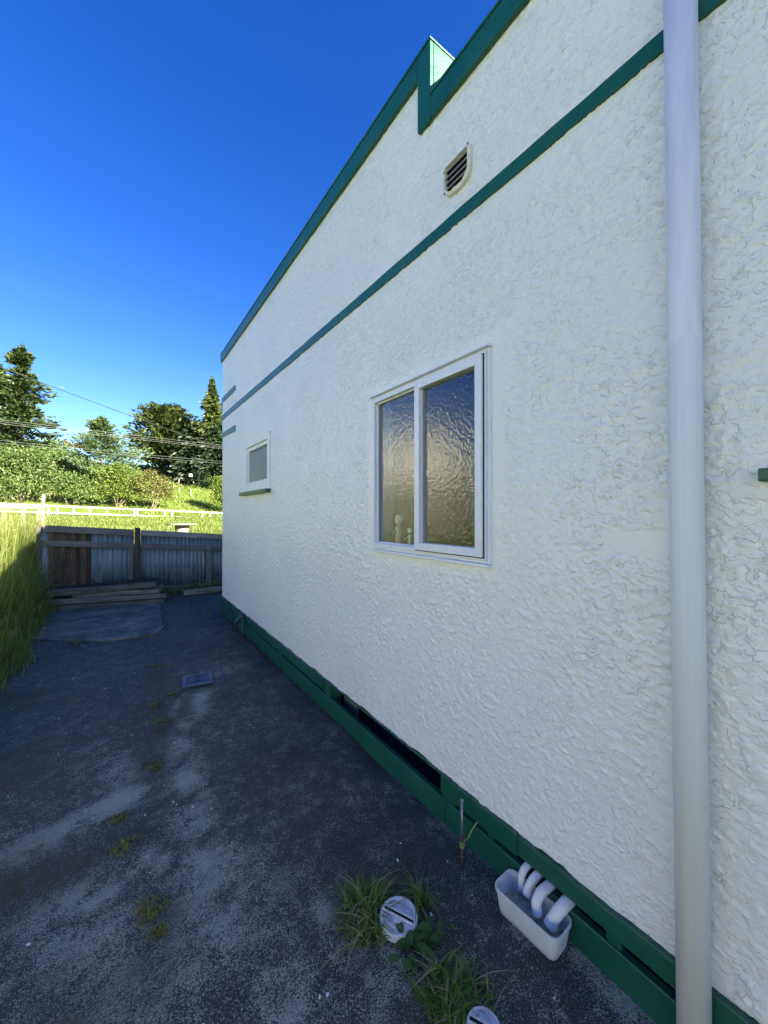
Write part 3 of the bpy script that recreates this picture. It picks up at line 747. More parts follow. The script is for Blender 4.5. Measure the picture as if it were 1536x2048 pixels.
# ---- vent high on the wall
vy0, vy1, vz0, vz1 = 1.262, 1.444, EYE+DW*1.145, EYE+DW*1.266
def vent_outline(k):
    cy_, cz_ = (vy0+vy1)/2, (vz0+vz1)/2; hw, hh = (vy1-vy0)/2*k, (vz1-vz0)/2*k; pts = []
    pts += [(cy_-hw*.93, cz_+hh), (cy_+hw*.93, cz_+hh), (cy_+hw, cz_+hh*.8)]
    rr = hw*.75
    for a in range(0, 91, 15): pts.append((cy_+hw-rr+rr*math.cos(R(a)), cz_-hh+rr-rr*math.sin(R(a))))
    for a in range(90, 181, 15): pts.append((cy_-hw+rr+rr*math.cos(R(a)), cz_-hh+rr-rr*math.sin(R(a))))
    pts.append((cy_-hw, cz_+hh*.8)); return pts
oo, ii = vent_outline(1), vent_outline(.84); n = len(oo); mb = MB()
vsx = [(-.020, *p) for p in oo]+[(-.026, *p) for p in ii]+[(.0, *p) for p in oo]+[(-.004, *p) for p in ii]
mb.add(vsx, [(i, (i+1) % n, (i+1) % n+n, i+n) for i in range(n)]+[(i, i+2*n, (i+1) % n+2*n, (i+1) % n) for i in range(n)]+[(i+n, (i+1) % n+n, (i+1) % n+3*n, i+3*n) for i in range(n)])
vent = recalc(mb.build('vent', M['vent_rim'], house))
mb = MB(); mb.prism(vent_outline(.85), -.006, -.003); recalc(mb.build('vent_back', M['dark'], vent))
for i in range(5):
    zz = vz0+.024+i*.030; wd = .075 if i else .048
    q = Matrix.Translation((-.014, (vy0+vy1)/2, zz)) @ Matrix.Rotation(R(-58), 4, 'Y')
    mb = MB(); mb.bx(-.0128, .0128, -wd, wd, -.0015, .0015, q); mb.build('louvre', M['vent'], vent)
for (yy, zz) in ((vy0+.012, vz1-.004), (vy1-.01, vz1-.030), (vy1-.012, vz0+.03)):
    mb = MB(); mb.lathe([(.005, 0), (.0045, .006), (.001, .008)], (0, 0, 0), 8, Matrix.Translation((-.022, yy, zz)) @ Matrix.Rotation(R(-90), 4, 'Y')); mb.build('screw', M['galv'], vent)

# ---- downpipe on the wall
mb = MB(); pr = .0400
mb.tube([(-.055, .395, -.01), (-.055, .4085, 1.5), (-.055, .4225, 3.25)], pr, 32)
dp = mb.build('downpipe', M['pipe'], house, smooth=True)
mb = MB(); mb.tube([(-.055, .422, 3.2), (-.055, .4225, 3.26), (-.055, .4225, 3.27)], [.0455, .0455, .042], 32); mb.build('pipe_socket', M['pipe'], dp, smooth=True)
mb = MB(); mb.tube([(-.055, .4235, 3.26), (-.055, .4255, TOPN-.2), (-.03, .4255, TOPN-.12), (.2, .4255, TOPN-.05)], pr, 24); mb.build('pipe_head', M['pipe'], dp, smooth=True)

# ------------------------------------------------------------------ waste pipes and tub at the plinth
tub_o = G(1075, 1835)
t0 = G(992, 1828); t1 = G(1082, 1915)
ax = Vector((0, 1, 0)); 
tc = Vector((-.094, .888, 0))
def rrect(hx, hy, r, n=6):
    pts = []
    for cx_, cy_, a0 in ((hx-r, hy-r, 0), (-hx+r, hy-r, 90), (-hx+r, -hy+r, 180), (hx-r, -hy+r, 270)):
        for k in range(n+1):
            a = R(a0+90*k/n); pts.append((cx_+r*math.cos(a), cy_+r*math.sin(a)))
    return pts
TR = Matrix.Translation(tc) @ Matrix.Rotation(R(3), 4, 'Z')
tub = empty('plastic_tub', tc, 'white rectangular plastic tub catching water under four waste pipe ends', 'tub')
def shell(levels, close_bottom=True):
    mb = MB(); n = None; vs = []
    for (hx, hy, r, z) in levels:
        pr_ = rrect(hx, hy, r); n = len(pr_); vs += [TR @ Vector((x, y, z)) for x, y in pr_]
    fs = [(i*n+k, i*n+(k+1) % n, (i+1)*n+(k+1) % n, (i+1)*n+k) for i in range(len(levels)-1) for k in range(n)]
    if close_bottom: fs += [tuple(range(n-1, -1, -1)), tuple(range((len(levels)-1)*n, len(levels)*n))]
    return mb.add(vs, fs)
H_ = .100
lv = [(.046, .110, .022, .001), (.051, .116, .026, .004), (.054, .121, .028, .02), (.060, .130, .030, H_-.012), (.0645, .1345, .032, H_-.012), (.0645, .1345, .032, H_), (.0595, .1295, .029, H_),
      (.0580, .128, .028, H_-.012), (.052, .119, .026, .02), (.048, .114, .022, .008)]
shell(lv).build('tub_body', M['white_plastic'], tub, smooth=False)
bpy.data.objects['tub_body'].data.polygons.foreach_set('use_smooth', [len(p.vertices) == 4 for p in bpy.data.objects['tub_body'].data.polygons])
b = bpy.data.objects['tub_body'].modifiers.new('e', 'EDGE_SPLIT'); b.split_angle = R(50)
shell([(.0470, .1130, .0210, .0085), (.0510, .1178, .0252, .0195), (.0524, .1200, .0255, .034)]).build('sediment', M['grime'], tub)
mb = MB(); p0, p1 = tc+Vector((-.026, .055, .0365)), tc+Vector((-.022, -.035, .0365))
mb.tube([p0, p0.lerp(p1, .4)+Vector((.006, .004, 0)), p1], [.0024, .0022, .0016], 6)
tag(mb.build('twig', M['twig'], origin=p0), 'thin dark twig lying in the bottom of the white tub', 'twig')
# four elbows coming out of the slit between the plinth boards
def elbow(pts, r, label, name='waste_pipe'):
    pts = [Vector(p) for p in pts]; e = empty(name, pts[-1], label, 'pipe', 'white waste pipe ends above the tub')
    sm = []
    for i in range(len(pts)-1):
        for k in range(4):
            t = k/4; P0 = pts[max(i-1, 0)]; P1 = pts[i]; P2 = pts[i+1]; P3 = pts[min(i+2, len(pts)-1)]
            sm.append(.5*((2*P1)+(P2-P0)*t+(2*P0-5*P1+4*P2-P3)*t*t+(3*P1-P0-3*P2+P3)*t**3))
    sm.append(pts[-1])
    mb = MB(); mb.tube(sm, r, 16, caps=False); mb.build('pipe_bend', M['pvc'], e, smooth=True)
    mb = MB(); d = (pts[-1]-sm[-2]).normalized()
    mb.tube([pts[-1]-d*.020, pts[-1]-d*.0195, pts[-1]+d*.001], [r*1.01, r*1.10, r*1.10], 16, caps=False); mb.build('pipe_collar', M['pvc'], e, smooth=True)
    mb = MB(); mb.tube([pts[-1]-d*.003, pts[-1]-d*.002], r*1.0, 16); mb.build('pipe_mouth', M['dark'], e)
    return e
zs_ = lambda y: zbot(y)-UB-.012
ys4 = [.962, .916, .866, .792]
elbow([(.06, ys4[0], .136), (-.012, ys4[0], .138), (-.040, ys4[0]+.002, .124), (-.047, ys4[0]+.003, .096), (-.047, ys4[0]+.002, .064)], .0140, 'slim straight white pipe end at the far end of the tub')
elbow([(.06, ys4[1], .132), (-.012, ys4[1], .134), (-.042, ys4[1]+.006, .120), (-.058, ys4[1]+.012, .094), (-.062, ys4[1]+.013, .076)], .0160, 'short white pipe end second from the far end of the tub')
elbow([(.06, ys4[2], .128), (-.020, ys4[2], .132), (-.062, ys4[2]+.004, .128), (-.084, ys4[2]+.008, .100), (-.084, ys4[2]+.004, .066)], .0180, 'white pipe elbow bent over the middle of the tub')
elbow([(.06, ys4[3], .128), (-.016, ys4[3], .130), (-.050, ys4[3]+.008, .114), (-.072, ys4[3]+.022, .080), (-.080, ys4[3]+.026, .060)], .0210, 'thickest white pipe end, nearest the downpipe')

# ------------------------------------------------------------------ earth rod
p0 = G(924, 1727); p1 = p0+Vector((.010, .012, .275))
rod = empty('earth_rod', p0, 'thin rusty steel earth rod with green and yellow wire wound on it', 'earth rod')
mb = MB(); mb.tube([p0-Vector((0, 0, .02)), p0.lerp(p1, .30)], .0062, 10); mb.build('rod_foot', M['rust'], rod, smooth=True)
mb = MB(); mb.tube([p0.lerp(p1, .30), p1], .0056, 10); mb.build('rod', M['galv'], rod, smooth=True)
mb = MB(); mb.lathe([(.004, -.006), (.009, -.002), (.009, .003), (.004, .007)], p1, 12); mb.build('rod_cap', M['galv'], rod, smooth=True)
mb = MB(); c0 = p0.lerp(p1, .42); mb.tube([c0+Vector((-.014, .0, .0)), c0+Vector((.014, .002, .002))], .0045, 8); mb.lathe([(.0085, -.008), (.0085, .008)], c0, 12); mb.build('clamp', M['rust'], rod)
mb = MB(); hp = []
for k in range(37):
    a = k/36*3*2*math.pi; c_ = p0.lerp(p1, .27+.09*k/36); hp.append(c_+Vector((.0092*math.cos(a), .0092*math.sin(a), 0)))
hp += [hp[-1]+Vector((.014, -.010, .006)), hp[-1]+Vector((.034, -.022, .05)), hp[-1]+Vector((.050, -.036, .085))]
mb.tube(hp, .0031, 6); mb.build('wire', M['earth_wire'], rod, smooth=True)

# ------------------------------------------------------------------ garden tap
tp = G(487, 1272); tp = Vector((-.055, tp.y, 0))
tap = empty('garden_tap', tp, 'small tarnished garden tap on a standpipe at the far plinth', 'tap')
mb = MB(); mb.tube([tp, tp+Vector((0, 0, .24))], .013, 10); mb.build('standpipe', M['galv'], tap, smooth=True)
hd = tp+Vector((0, 0, .24))
mb = MB(); mb.tube([hd+Vector((.02, 0, 0)), hd+Vector((-.03, .0, 0)), hd+Vector((-.065, 0, -.004)), hd+Vector((-.085, 0, -.035)), hd+Vector((-.087, 0, -.055))], [.014, .018, .014, .012, .014], 10)
mb.lathe([(.015, -.02), (.018, 0), (.015, .022), (.007, .025), (.007, .045)], hd+Vector((-.022, 0, .012)), 10); mb.build('tap_body', M['brass'], tap, smooth=True)
mb = MB(); mb.tube([hd+Vector((-.022, -.035, .058)), hd+Vector((-.022, .035, .058))], .006, 8); mb.tube([hd+Vector((-.05, 0, .058)), hd+Vector((.006, 0, .058))], .006, 8); mb.build('tap_handle', M['brass'], tap, smooth=True)
mb = MB(); mb.tube([hd+Vector((-.087, 0, -.05)), hd+Vector((-.09, .0, -.11)), hd+Vector((-.07, -.01, -.16)), hd+Vector((-.035, -.012, -.17)), hd+Vector((-.015, -.02, -.10)), hd+Vector((-.016, -.026, -.02))], .009, 8); mb.build('hose_stub', M['hose'], tap, smooth=True)

# ------------------------------------------------------------------ drain grate
gc = G(396, 1361); gr = empty('drain_grate', gc, 'square blue-grey drain grate set in the concrete yard', 'drain grate')
Q = Matrix.Translation(gc) @ Matrix.Rotation(R(-8), 4, 'Z')
mb = MB()
for a in range(4):
    q = Q @ Matrix.Rotation(R(90*a), 4, 'Z'); mb.hexa([q @ Vector(p) for p in ((-.125, -.125, .002), (.125, -.125, .002), (.098, -.098, .002), (-.098, -.098, .002), (-.125, -.125, .022), (.125, -.125, .022), (.098, -.098, .024), (-.098, -.098, .024))])
recalc(mb.build('grate_frame', M['cast'], gr, bevel=.002))
mb = MB(); mb.bx(-.0975, .0975, -.0975, .0975, .004, .0052, Q); mb.build('drain_pit', M['dark'], gr)
for a in range(4):
    q = Q @ Matrix.Rotation(R(45+90*a), 4, 'Z'); mb = MB(); mb.bx(.0, .137, -.005, .005, .012, .0225, q); mb.build('diagonal_rib', M['cast'], gr)
    for k in range(-4, 5):
        q2 = Q @ Matrix.Rotation(R(90*a), 4, 'Z'); x = k*.020
        if abs(x) > .092: continue
        mb = MB(); mb.bx(x-.0036, x+.0036, abs(x)+.006, .0978, .011, .0215, q2); mb.build('bar', M['cast'], gr)

# ------------------------------------------------------------------ round drain caps
def cap(c, r, label, slot=True, name='yard_drain', tilt=(0, 0)):
    e = empty(name, c, label, 'drain cap', 'round white drain caps in the yard')
    Rm = Euler((tilt[0], tilt[1], 0)).to_matrix().to_4x4()
    mb = MB(); mb.lathe([(r, 0), (r, .030), (r*.97, .034), (r*.86, .034), (r*.84, .030), (r*.62, .030), (r*.60, .033), (r*.56, .033), (r*.54, .030), (r*.34, .030), (r*.31, .034), (.001, .0345)], c, 40, Rm); mb.build('cap_plate', M['capstone'], e)
    if slot:
        q = Matrix.Translation(c) @ Rm @ Matrix.Rotation(R(-62), 4, 'Z')
        mb = MB(); mb.bx(-r*.82, r*.82, -.006, .006, .0335, .0362, q); mb.build('slot', M['dark'], e)
        mb = MB(); mb.bx(-r*.84, r*.84, .0062, .0105, .033, .040, q); mb.bx(-r*.84, r*.84, -.0105, -.0062, .033, .040, q); mb.build('slot_lip', M['capstone'], e)
    return e
c1 = G(797, 1828, .03); c1.z = 0; cap(c1, .073, 'slotted round white drain cap half hidden by a grass tuft', tilt=(R(1.5), R(-1.5)))
c2 = G(967, 2052, .03); c2.z = 0; cap(c2, .052, 'small round white drain cap at the bottom edge of the picture', True)

# ------------------------------------------------------------------ blades
def blades(base, heading, length, lean, width, curl, seg=4, twist=None):
    """vectorised tapered, arching blades; returns vertices and quads"""
    N = len(base); s = np.linspace(0, 1, seg+1)[None, :]
    L = length[:, None]; out = L*(lean[:, None]*s + curl[:, None]*s**2.2)
    up = L*(s*np.sqrt(np.clip(1-np.clip(lean, 0, .95)[:, None]**2, .05, 1)) - .75*curl[:, None]*s**2.6)
    hx, hy = np.cos(heading)[:, None], np.sin(heading)[:, None]
    px_, py_, pz_ = base[:, 0:1]+hx*out, base[:, 1:2]+hy*out, np.maximum(base[:, 2:3]+up, base[:, 2:3]*.0+np.minimum(base[:, 2:3], 1e9)*1.0+.004)
    tw = heading[:, None]+math.pi/2+(twist[:, None] if twist is not None else 0)
    wd = width[:, None]*(1-s**1.6)*.5+.0004
    a = np.stack([px_+np.cos(tw)*wd, py_+np.sin(tw)*wd, pz_], -1); b = np.stack([px_-np.cos(tw)*wd, py_-np.sin(tw)*wd, pz_], -1)
    V = np.stack([a, b], 2).reshape(-1, 3)                      # N,(seg+1),2
    i0 = (np.arange(N)*(seg+1)*2)[:, None]+np.arange(seg)[None, :]*2
    Fq = np.stack([i0, i0+1, i0+3, i0+2], -1).reshape(-1, 4)
    return V, Fq
def U(a, b, n): return rng.uniform(a, b, n)
def tuft(name, c, r, n, L, label, m='blade_tuft', dry=.2, cat='grass', group=None, lean=(.2, 1.15), wd=(.0045, .0095), off=None, clumps=26):
    e = empty(name, c, label, cat, group)
    for part, k, mm in (('green_blades', int(n*(1-dry)), m), ('dry_blades', int(n*dry), 'dry_blade')):
        if k < 1: continue
        a = U(0, 6.283, k); rr = r*np.sqrt(U(0, 1, k))
        cl = np.stack([r*.8*np.sqrt(U(0, 1, clumps)), U(0, 6.283, clumps), U(0, 6.283, clumps), U(.55, 1.15, clumps)], -1); ci = rng.integers(0, clumps, k)
        base = np.stack([c.x+cl[ci, 0]*np.cos(cl[ci, 1])+rr*.5*np.cos(a), c.y+cl[ci, 0]*np.sin(cl[ci, 1])+rr*.5*np.sin(a), np.full(k, max(0, c.z))], -1)
        if off is not None: kp = np.array([off(p) for p in base]); base = base[kp]; ci = ci[kp]; k = len(base)
        a = np.arctan2(base[:, 1]-c.y, base[:, 0]-c.x)*.0+cl[ci, 2]
        ln_ = U(*L, k)*cl[ci, 3]*(1.0 if part == 'green_blades' else 1.1)
        le = U(*lean, k) if part == 'green_blades' else U(.6, .95, k)
        V, Fq = blades(base, a+U(-1.3, 1.3, k), ln_, le*.75, U(*wd, k), U(.15, 1.1, k) if part == 'green_blades' else U(.4, 1.2, k), 6, U(-.9, .9, k))
        V[:, 2] = np.maximum(V[:, 2], .004)
        o = put(part, fast_mesh(part, V, Fq), M[mm], e); o['kind'] = 'stuff'
    return e
gt1 = G(735, 1835); gt1.z = 0
notcap = lambda c, r: (lambda p: (p[0]-c.x)**2+(p[1]-c.y)**2 > r*r)
tuft('grass_tuft', gt1+Vector((.015, .0, 0)), .100, 420, (.05, .14), 'green grass tuft with straw-coloured ends beside the slotted drain cap', dry=.22, off=notcap(c1, .074), group='grass tufts on the concrete')
gt2 = G(915, 2008); gt2.z = 0
tuft('grass_tuft', gt2, .105, 400, (.035, .10), 'wide green grass tuft behind the small drain cap at the bottom', dry=.14, off=notcap(c2, .055), group='grass tufts on the concrete')
gt3 = G(152, 1290); gt3.z = 0
tuft('grass_tuft', gt3, .05, 46, (.10, .25), 'small half-dry grass tuft alone on the far concrete', dry=.45, group='grass tufts on the concrete', wd=(.005, .009))
gt4 = G(842, 1806); gt4.z = 0
tuft('grass_tuft', gt4, .028, 34, (.10, .17), 'narrow upright grass tuft at the right rim of the slotted drain cap', dry=.05, lean=(.05, .5), group='grass tufts on the concrete', wd=(.005, .009), off=notcap(c1, .074))
# broad-leaved weed
def leaf_mesh(mb, p, heading, L, wd, pitch):
    d = Vector((math.cos(heading)*math.cos(pitch), math.sin(heading)*math.cos(pitch), math.sin(pitch))); sd_ = Vector((-math.sin(heading), math.cos(heading), 0)); up = sd_.cross(d)
    pts = []
    for s_, k in ((0, .08), (.25, .75), (.55, 1), (.8, .7), (1, .05)):
        c_ = p+d*L*s_ + Vector((0, 0, -.35*L*s_*s_)); pts.append((c_-sd_*wd*k*.5+Vector((0, 0, .12*wd*k)), c_, c_+sd_*wd*k*.5+Vector((0, 0, .12*wd*k))))
    vs = [q for t in pts for q in t]; fs = []
    for i in range(4): fs += [(i*3, i*3+1, i*3+4, i*3+3), (i*3+1, i*3+2, i*3+5, i*3+4)]
    mb.add(vs, fs)
for (px, py, nl, L, lab) in ((822, 1890, 46, .06, 'low dark green broad-leaved weed below the slotted drain cap'), (872, 1850, 7, .05, 'sprig of rounded weed leaves right of the slotted drain cap')):
    c = G(px, py); c.z = 0; e = empty('weed', c, lab, 'weed', 'broad-leaved weeds on the concrete')
    for i in range(nl):
        mb = MB(); q = c+Vector((random.gauss(0, .036), random.gauss(0, .03), .008+random.random()*.03))
        leaf_mesh(mb, q, random.uniform(0, 6.28), L*random.uniform(.6, 1.1), L*random.uniform(.34, .55), random.uniform(-.05, .6))
        me = mb.build('leaf', M['weed'], e, smooth=True); me.data.vertices.foreach_get  # one mesh for each leaf
# moss cushions
mc = [(312, 1333, .10, .055, 'elongated moss cushion left of the drain grate'), (345, 1388, .045, .03, 'tiny moss spot just below the drain grate'), (308, 1409, .04, .045, 'small round moss spot left of the pale stain'),
      (320, 1443, .06, .055, 'bright moss cushion at the top of the pale stain'), (313, 1535, .035, .045, 'small moss spot at the foot of the pale stain'), (238, 1637, .05, .035, 'flat moss spot on the pale diagonal stain'),
      (246, 1692, .055, .045, 'dense moss cushion below the pale diagonal stain'), (303, 1818, .055, .065, 'large moss cushion nearest the bottom left'), (318, 1862, .028, .03, 'faint moss spot under the large moss cushion')]
for (px, py, rx, ry, lab) in mc:
    rx, ry = rx*1.6, ry*1.6
    c = G(px, py); c.z = 0; k = int(30000*rx*ry)+60
    a = U(0, 6.283, k); rr = np.sqrt(U(0, 1, k))*(.75+.25*np.sin(3*a+px)); base = np.stack([c.x+rx*rr*np.cos(a), c.y+ry*rr*np.sin(a), np.full(k, .002)], -1)
    V, Fq = blades(base, U(0, 6.283, k), U(.006, .020, k)*(1.15-.7*rr), U(.1, .9, k), U(.004, .008, k), U(0, .4, k), 2)
    V[:, 2] = np.maximum(V[:, 2], .003)
    o = put('moss_patch', fast_mesh('moss_patch', V, Fq), M['moss'], origin=c); tag(o, lab, 'moss', 'moss patches on the concrete')
# white paint flakes and leaf litter
mb = MB(); q = random.Random(5)
spots = [(1022-300, 1850), (795, 1722), (862, 1830), (882, 1600), (348, 1605), (350, 1487), (655, 1990), (60, 1890), (640, 1995)]
for i in range(150):
    if i < len(spots): p = G(*spots[i]); s_ = .006
    else: p = Vector((q.uniform(-2.2, -.05), q.uniform(.5, 7)**1.0, 0)); s_ = q.uniform(.0015, .005)
    mq = Matrix.Translation((p.x, p.y, .010)) @ Euler((q.uniform(-.2, .2), q.uniform(-.2, .2), q.uniform(0, 3))).to_matrix().to_4x4()
    mb.bx(-s_, s_, -s_*q.uniform(.3, .8), s_*q.uniform(.3, .8), -.0006, .0006, mq)
tag(mb.build('paint_flakes', M['flake']), 'small white paint flakes scattered over the dark concrete', 'debris', kind='stuff')
mb = MB()
for i in range(300):
    y = q.choice([q.uniform(2.2, 6.3), q.uniform(4.0, 6.0)]); p = Vector((-.025-abs(q.gauss(0, .022)), y, .008)); s_ = q.uniform(.005, .016)
    mq = Matrix.Translation(p) @ Euler((q.uniform(-.5, .5), q.uniform(-.5, .5), q.uniform(0, 3))).to_matrix().to_4x4()
    mb.bx(-s_, s_, -s_*.5, s_*.5, -.001, .001, mq)
tag(mb.build('leaf_litter', M['litter']), 'dead leaf litter along the foot of the plinth', 'debris', kind='stuff')

# ------------------------------------------------------------------ long grass bank at the left
N = 22000
by = U(3.2, 11.5, N); depth = U(0, 1, N)**1.3*2.6
edge_x = -2.30-.10*vnoise(by*1.0, by*0, 2.1, 8)+.05*rng.standard_normal(N)
bx_ = edge_x-depth
hgt = (.16+.24*smooth(.0, .45, depth)+.66*smooth(5.0, 7.4, by)*smooth(-.15, .5, depth))*U(.6, 1.25, N)*(1+.25*vnoise(bx_, by, 2.5, 77))
bz = np.where(bx_ < -2.45, terrain(bx_, by), 0.0); bz = np.maximum(bz, 0)
keep = ~((by > 8.6) & (bx_ > -2.45))
base = np.stack([bx_, by, bz], -1)[keep]; hgt = hgt[keep]; k = len(base)
V, Fq = blades(base, U(0, 6.28, k), hgt*1.1, U(.0, .38, k), U(.005, .012, k), U(.0, .55, k)**1.5, 5, U(-1.2, 1.2, k))
V[:, 2] = np.maximum(V[:, 2], .003)
o = put('long_grass', fast_mesh('long_grass', V, Fq), M['blade'])
tag(o, 'tall unmown green grass bank along the left side of the yard', 'grass', kind='stuff')
# dry seed stalks standing above it
k = 420; i = rng.integers(0, len(base), k); sb = base[i]
V, Fq = blades(sb, U(0, 6.28, k), np.maximum(hgt[i]*1.5, .35), U(.0, .35, k), U(.004, .007, k), U(0, .35, k), 5)
V2, F2 = V.reshape(k, 6, 2, 3), None
tips = V2[:, -1].mean(1); hv = []; hf = []
for j, t in enumerate(tips):
    d = t-V2[j, -2].mean(0); d = d/np.linalg.norm(d)
    for s_ in range(6):
        a = t-d*(.015*s_); r_ = rng.standard_normal(3)*.012; hv += [a, a+r_+d*.014, a+r_*.6+d*.024]; hf.append([len(hv)-3, len(hv)-2, len(hv)-1])
o = put('seed_stalks', fast_mesh('seed_stalks', V, Fq), M['dry_blade']); tag(o, 'straw-coloured seed stalks above the long grass', 'grass', kind='stuff')
o = put('seed_heads', fast_mesh('seed_heads', np.array(hv), np.array(hf)), M['dry_blade']); tag(o, 'feathery dry seed heads on the long grass', 'grass', kind='stuff')
# grass along the foot of the fence
k = 900; fx = U(-.9, .75, k); fy = 8.62-np.abs(rng.normal(0, .10, k)); base2 = np.stack([fx, fy, np.zeros(k)], -1)
V, Fq = blades(base2, U(0, 6.28, k), U(.08, .30, k), U(.05, .5, k), U(.005, .010, k), U(.05, .5, k), 4); V[:, 2] = np.maximum(V[:, 2], .003)
tag(put('fence_grass', fast_mesh('fence_grass', V, Fq), M['blade']), 'grass growing along the foot of the corrugated fence', 'grass', kind='stuff')
# lawn blades beyond the fence
k = 26000; ly = 11+34*U(0, 1, k)**1.4; lx = U(-.22, .26, k)*ly-1
b3 = np.stack([lx, ly, terrain(lx, ly)], -1); sc_ = 1+ly/25
V, Fq = blades(b3, U(0, 6.28, k), U(.05, .16, k)*np.minimum(sc_, 1.8), U(.05, .6, k), U(.012, .022, k)*sc_, U(.05, .4, k), 2)
tag(put('lawn_grass', fast_mesh('lawn_grass', V, Fq), M['blade']), 'sunlit lawn grass between the fence and the road', 'grass', kind='stuff')

# ------------------------------------------------------------------ corrugated fence
FY = 8.8
fence = empty('corrugated_fence', (-1, FY, 0), 'low fence of faded blue corrugated iron and brown boards with grey rails', 'fence')
def fp(px, py): p = YP(px, py, FY); return p.x, p.z
def lin(a, b, t): return a+(b-a)*t
xl, zl = fp(88, 1050); xr, zr = fp(445, 1068); xr2 = xr+2.2
def ftop(x): return zl+(zr-zl)*(x-xl)/(xr-xl)
def corr_sheet(x0, x1, zt, zb_, name='iron_sheet', pitch=.076, amp=.012, y=FY, drop=0):
    n = int((x1-x0)/pitch*8)+1; xs_ = np.linspace(x0, x1, n); yo = y+amp*np.sin(xs_/pitch*2*math.pi)
    V = np.concatenate([np.stack([xs_, yo, np.array([zb_(x) for x in xs_])], -1), np.stack([xs_, yo, np.array([zt(x) for x in xs_])], -1)])
    i = np.arange(n-1); Fq = np.stack([i, i+1, i+1+n, i+n], -1)
    o = put(name, fast_mesh(name, V, Fq), M['iron'], fence, smooth=True)
    sd_ = o.modifiers.new('solid', 'SOLIDIFY'); sd_.thickness = .002
    return o
xb0, xb1 = fp(98, 1130)[0], fp(183, 1130)[0]
zb = lambda x: .015
zt = lambda x: ftop(x)-.035
corr_sheet(xl-.02, xb0-.004, zt, zb, y=FY+.01)
nb = 8
for i in range(nb):
    a = lin(xb0, xb1, i/nb)-.004; b = lin(xb0, xb1, (i+1)/nb)+.003
    mb = MB(); yo = .011 if i % 2 else -.010
    lean_ = random.uniform(-.006, .006)
    mb.hexa([(a, FY-.012+yo, .02), (b, FY-.012+yo, .02), (b, FY+.008+yo, .02), (a, FY+.008+yo, .02), (a+lean_, FY-.012+yo, zt(a)), (b+lean_, FY-.012+yo, zt(b)), (b+lean_, FY+.008+yo, zt(b)), (a+lean_, FY+.008+yo, zt(a))])
    mb.build('board', M['board_brown'], fence, bevel=.003)
xp0, xp1 = fp(268, 1100)[0], fp(282, 1100)[0]
corr_sheet(xb1+.002, xp0, zt, zb)
for x0, x1, dy in ((xp1, xp1+.62, 0), (xp1+.60, xp1+1.24, .004), (xp1+1.22, xr2, 0)): corr_sheet(x0, x1, zt, zb, y=FY+dy)
def rail(x0, x1, top, h, y0=FY-.068, y1=FY-.020, m='fence_grey'):
    mb = MB(); n = 6; q = random.Random(int(x0*50))
    pts = [lin(x0, x1, i/n) for i in range(n+1)]; jt = [q.uniform(-.004, .004) for _ in pts]; vs = []; 
    for x, j in zip(pts, jt): vs += [(x, y0, top(x)-h+j), (x, y1, top(x)-h+j), (x, y1, top(x)+j*.5), (x, y0, top(x)+j*.5)]
    fs = [(4*i+k, 4*i+(k+1) % 4, 4*(i+1)+(k+1) % 4, 4*(i+1)+k) for i in range(n) for k in range(4)]+[(0, 1, 2, 3), (4*n+3, 4*n+2, 4*n+1, 4*n)]
    mb.add(vs, fs); return recalc(mb.build('rail', M[m], fence, bevel=.004))
z2 = lambda x: ftop(x)-.262
rail(xl-.01, xp0-.004, ftop, .115); rail(xp1+.004, xr2, ftop, .105)
rail(xl-.02, fp(258, 1090)[0]+.03, lambda x: z2(x)+.005, .105); rail(xp1+.004, xr2, lambda x: z2(x)+.005, .10)
mb = MB(); mb.hexa([(xp0, FY-.13, -.02), (xp1, FY-.13, -.02), (xp1, FY-.012, -.02), (xp0, FY-.012, -.02), (xp0+.012, FY-.13, ftop(xp0)+.035), (xp1-.012, FY-.13, ftop(xp0)+.03), (xp1-.012, FY-.012, ftop(xp0)+.03), (xp0+.012, FY-.012, ftop(xp0)+.035)]); mb.build('post', M['fence_dark'], fence, bevel=.02)
for x0, x1 in ((fp(258, 1150)[0], fp(267, 1150)[0]), (fp(411, 1150)[0], fp(421, 1150)[0])):
    mb = MB(); mb.bx(x0, x1, FY-.080, FY-.022, -.02, z2(x0)-.104); mb.bx(x0+.004, x1-.002, FY-.0795, FY-.0685, z2(x0)-.10, z2(x0)+.03); mb.build('post', M['fence_greyv'], fence, bevel=.004)
mb = MB(); mb.bx(xl-.10, xl-.025, FY+.01, FY+.09, -.02, ftop(xl)-.03); mb.build('post', M['fence_greyv'], fence, bevel=.006)
mb = MB(); mb.bx(xp1+.1, xr2, FY-.062, FY-.022, -.02, .14); mb.build('kickboard', M['fence_greyv'], fence, bevel=.005)
for x in (xl+.08, xl+.30, xl+.53, xl+.75, xp0-.12):
    mb = MB(); mb.lathe([(.007, 0), (.006, .004)], (0, 0, 0), 8, Matrix.Translation((x, FY-.0685, z2(x)-.03)) @ Matrix.Rotation(R(90), 4, 'X')); mb.build('nail_head', M['galv'], fence)
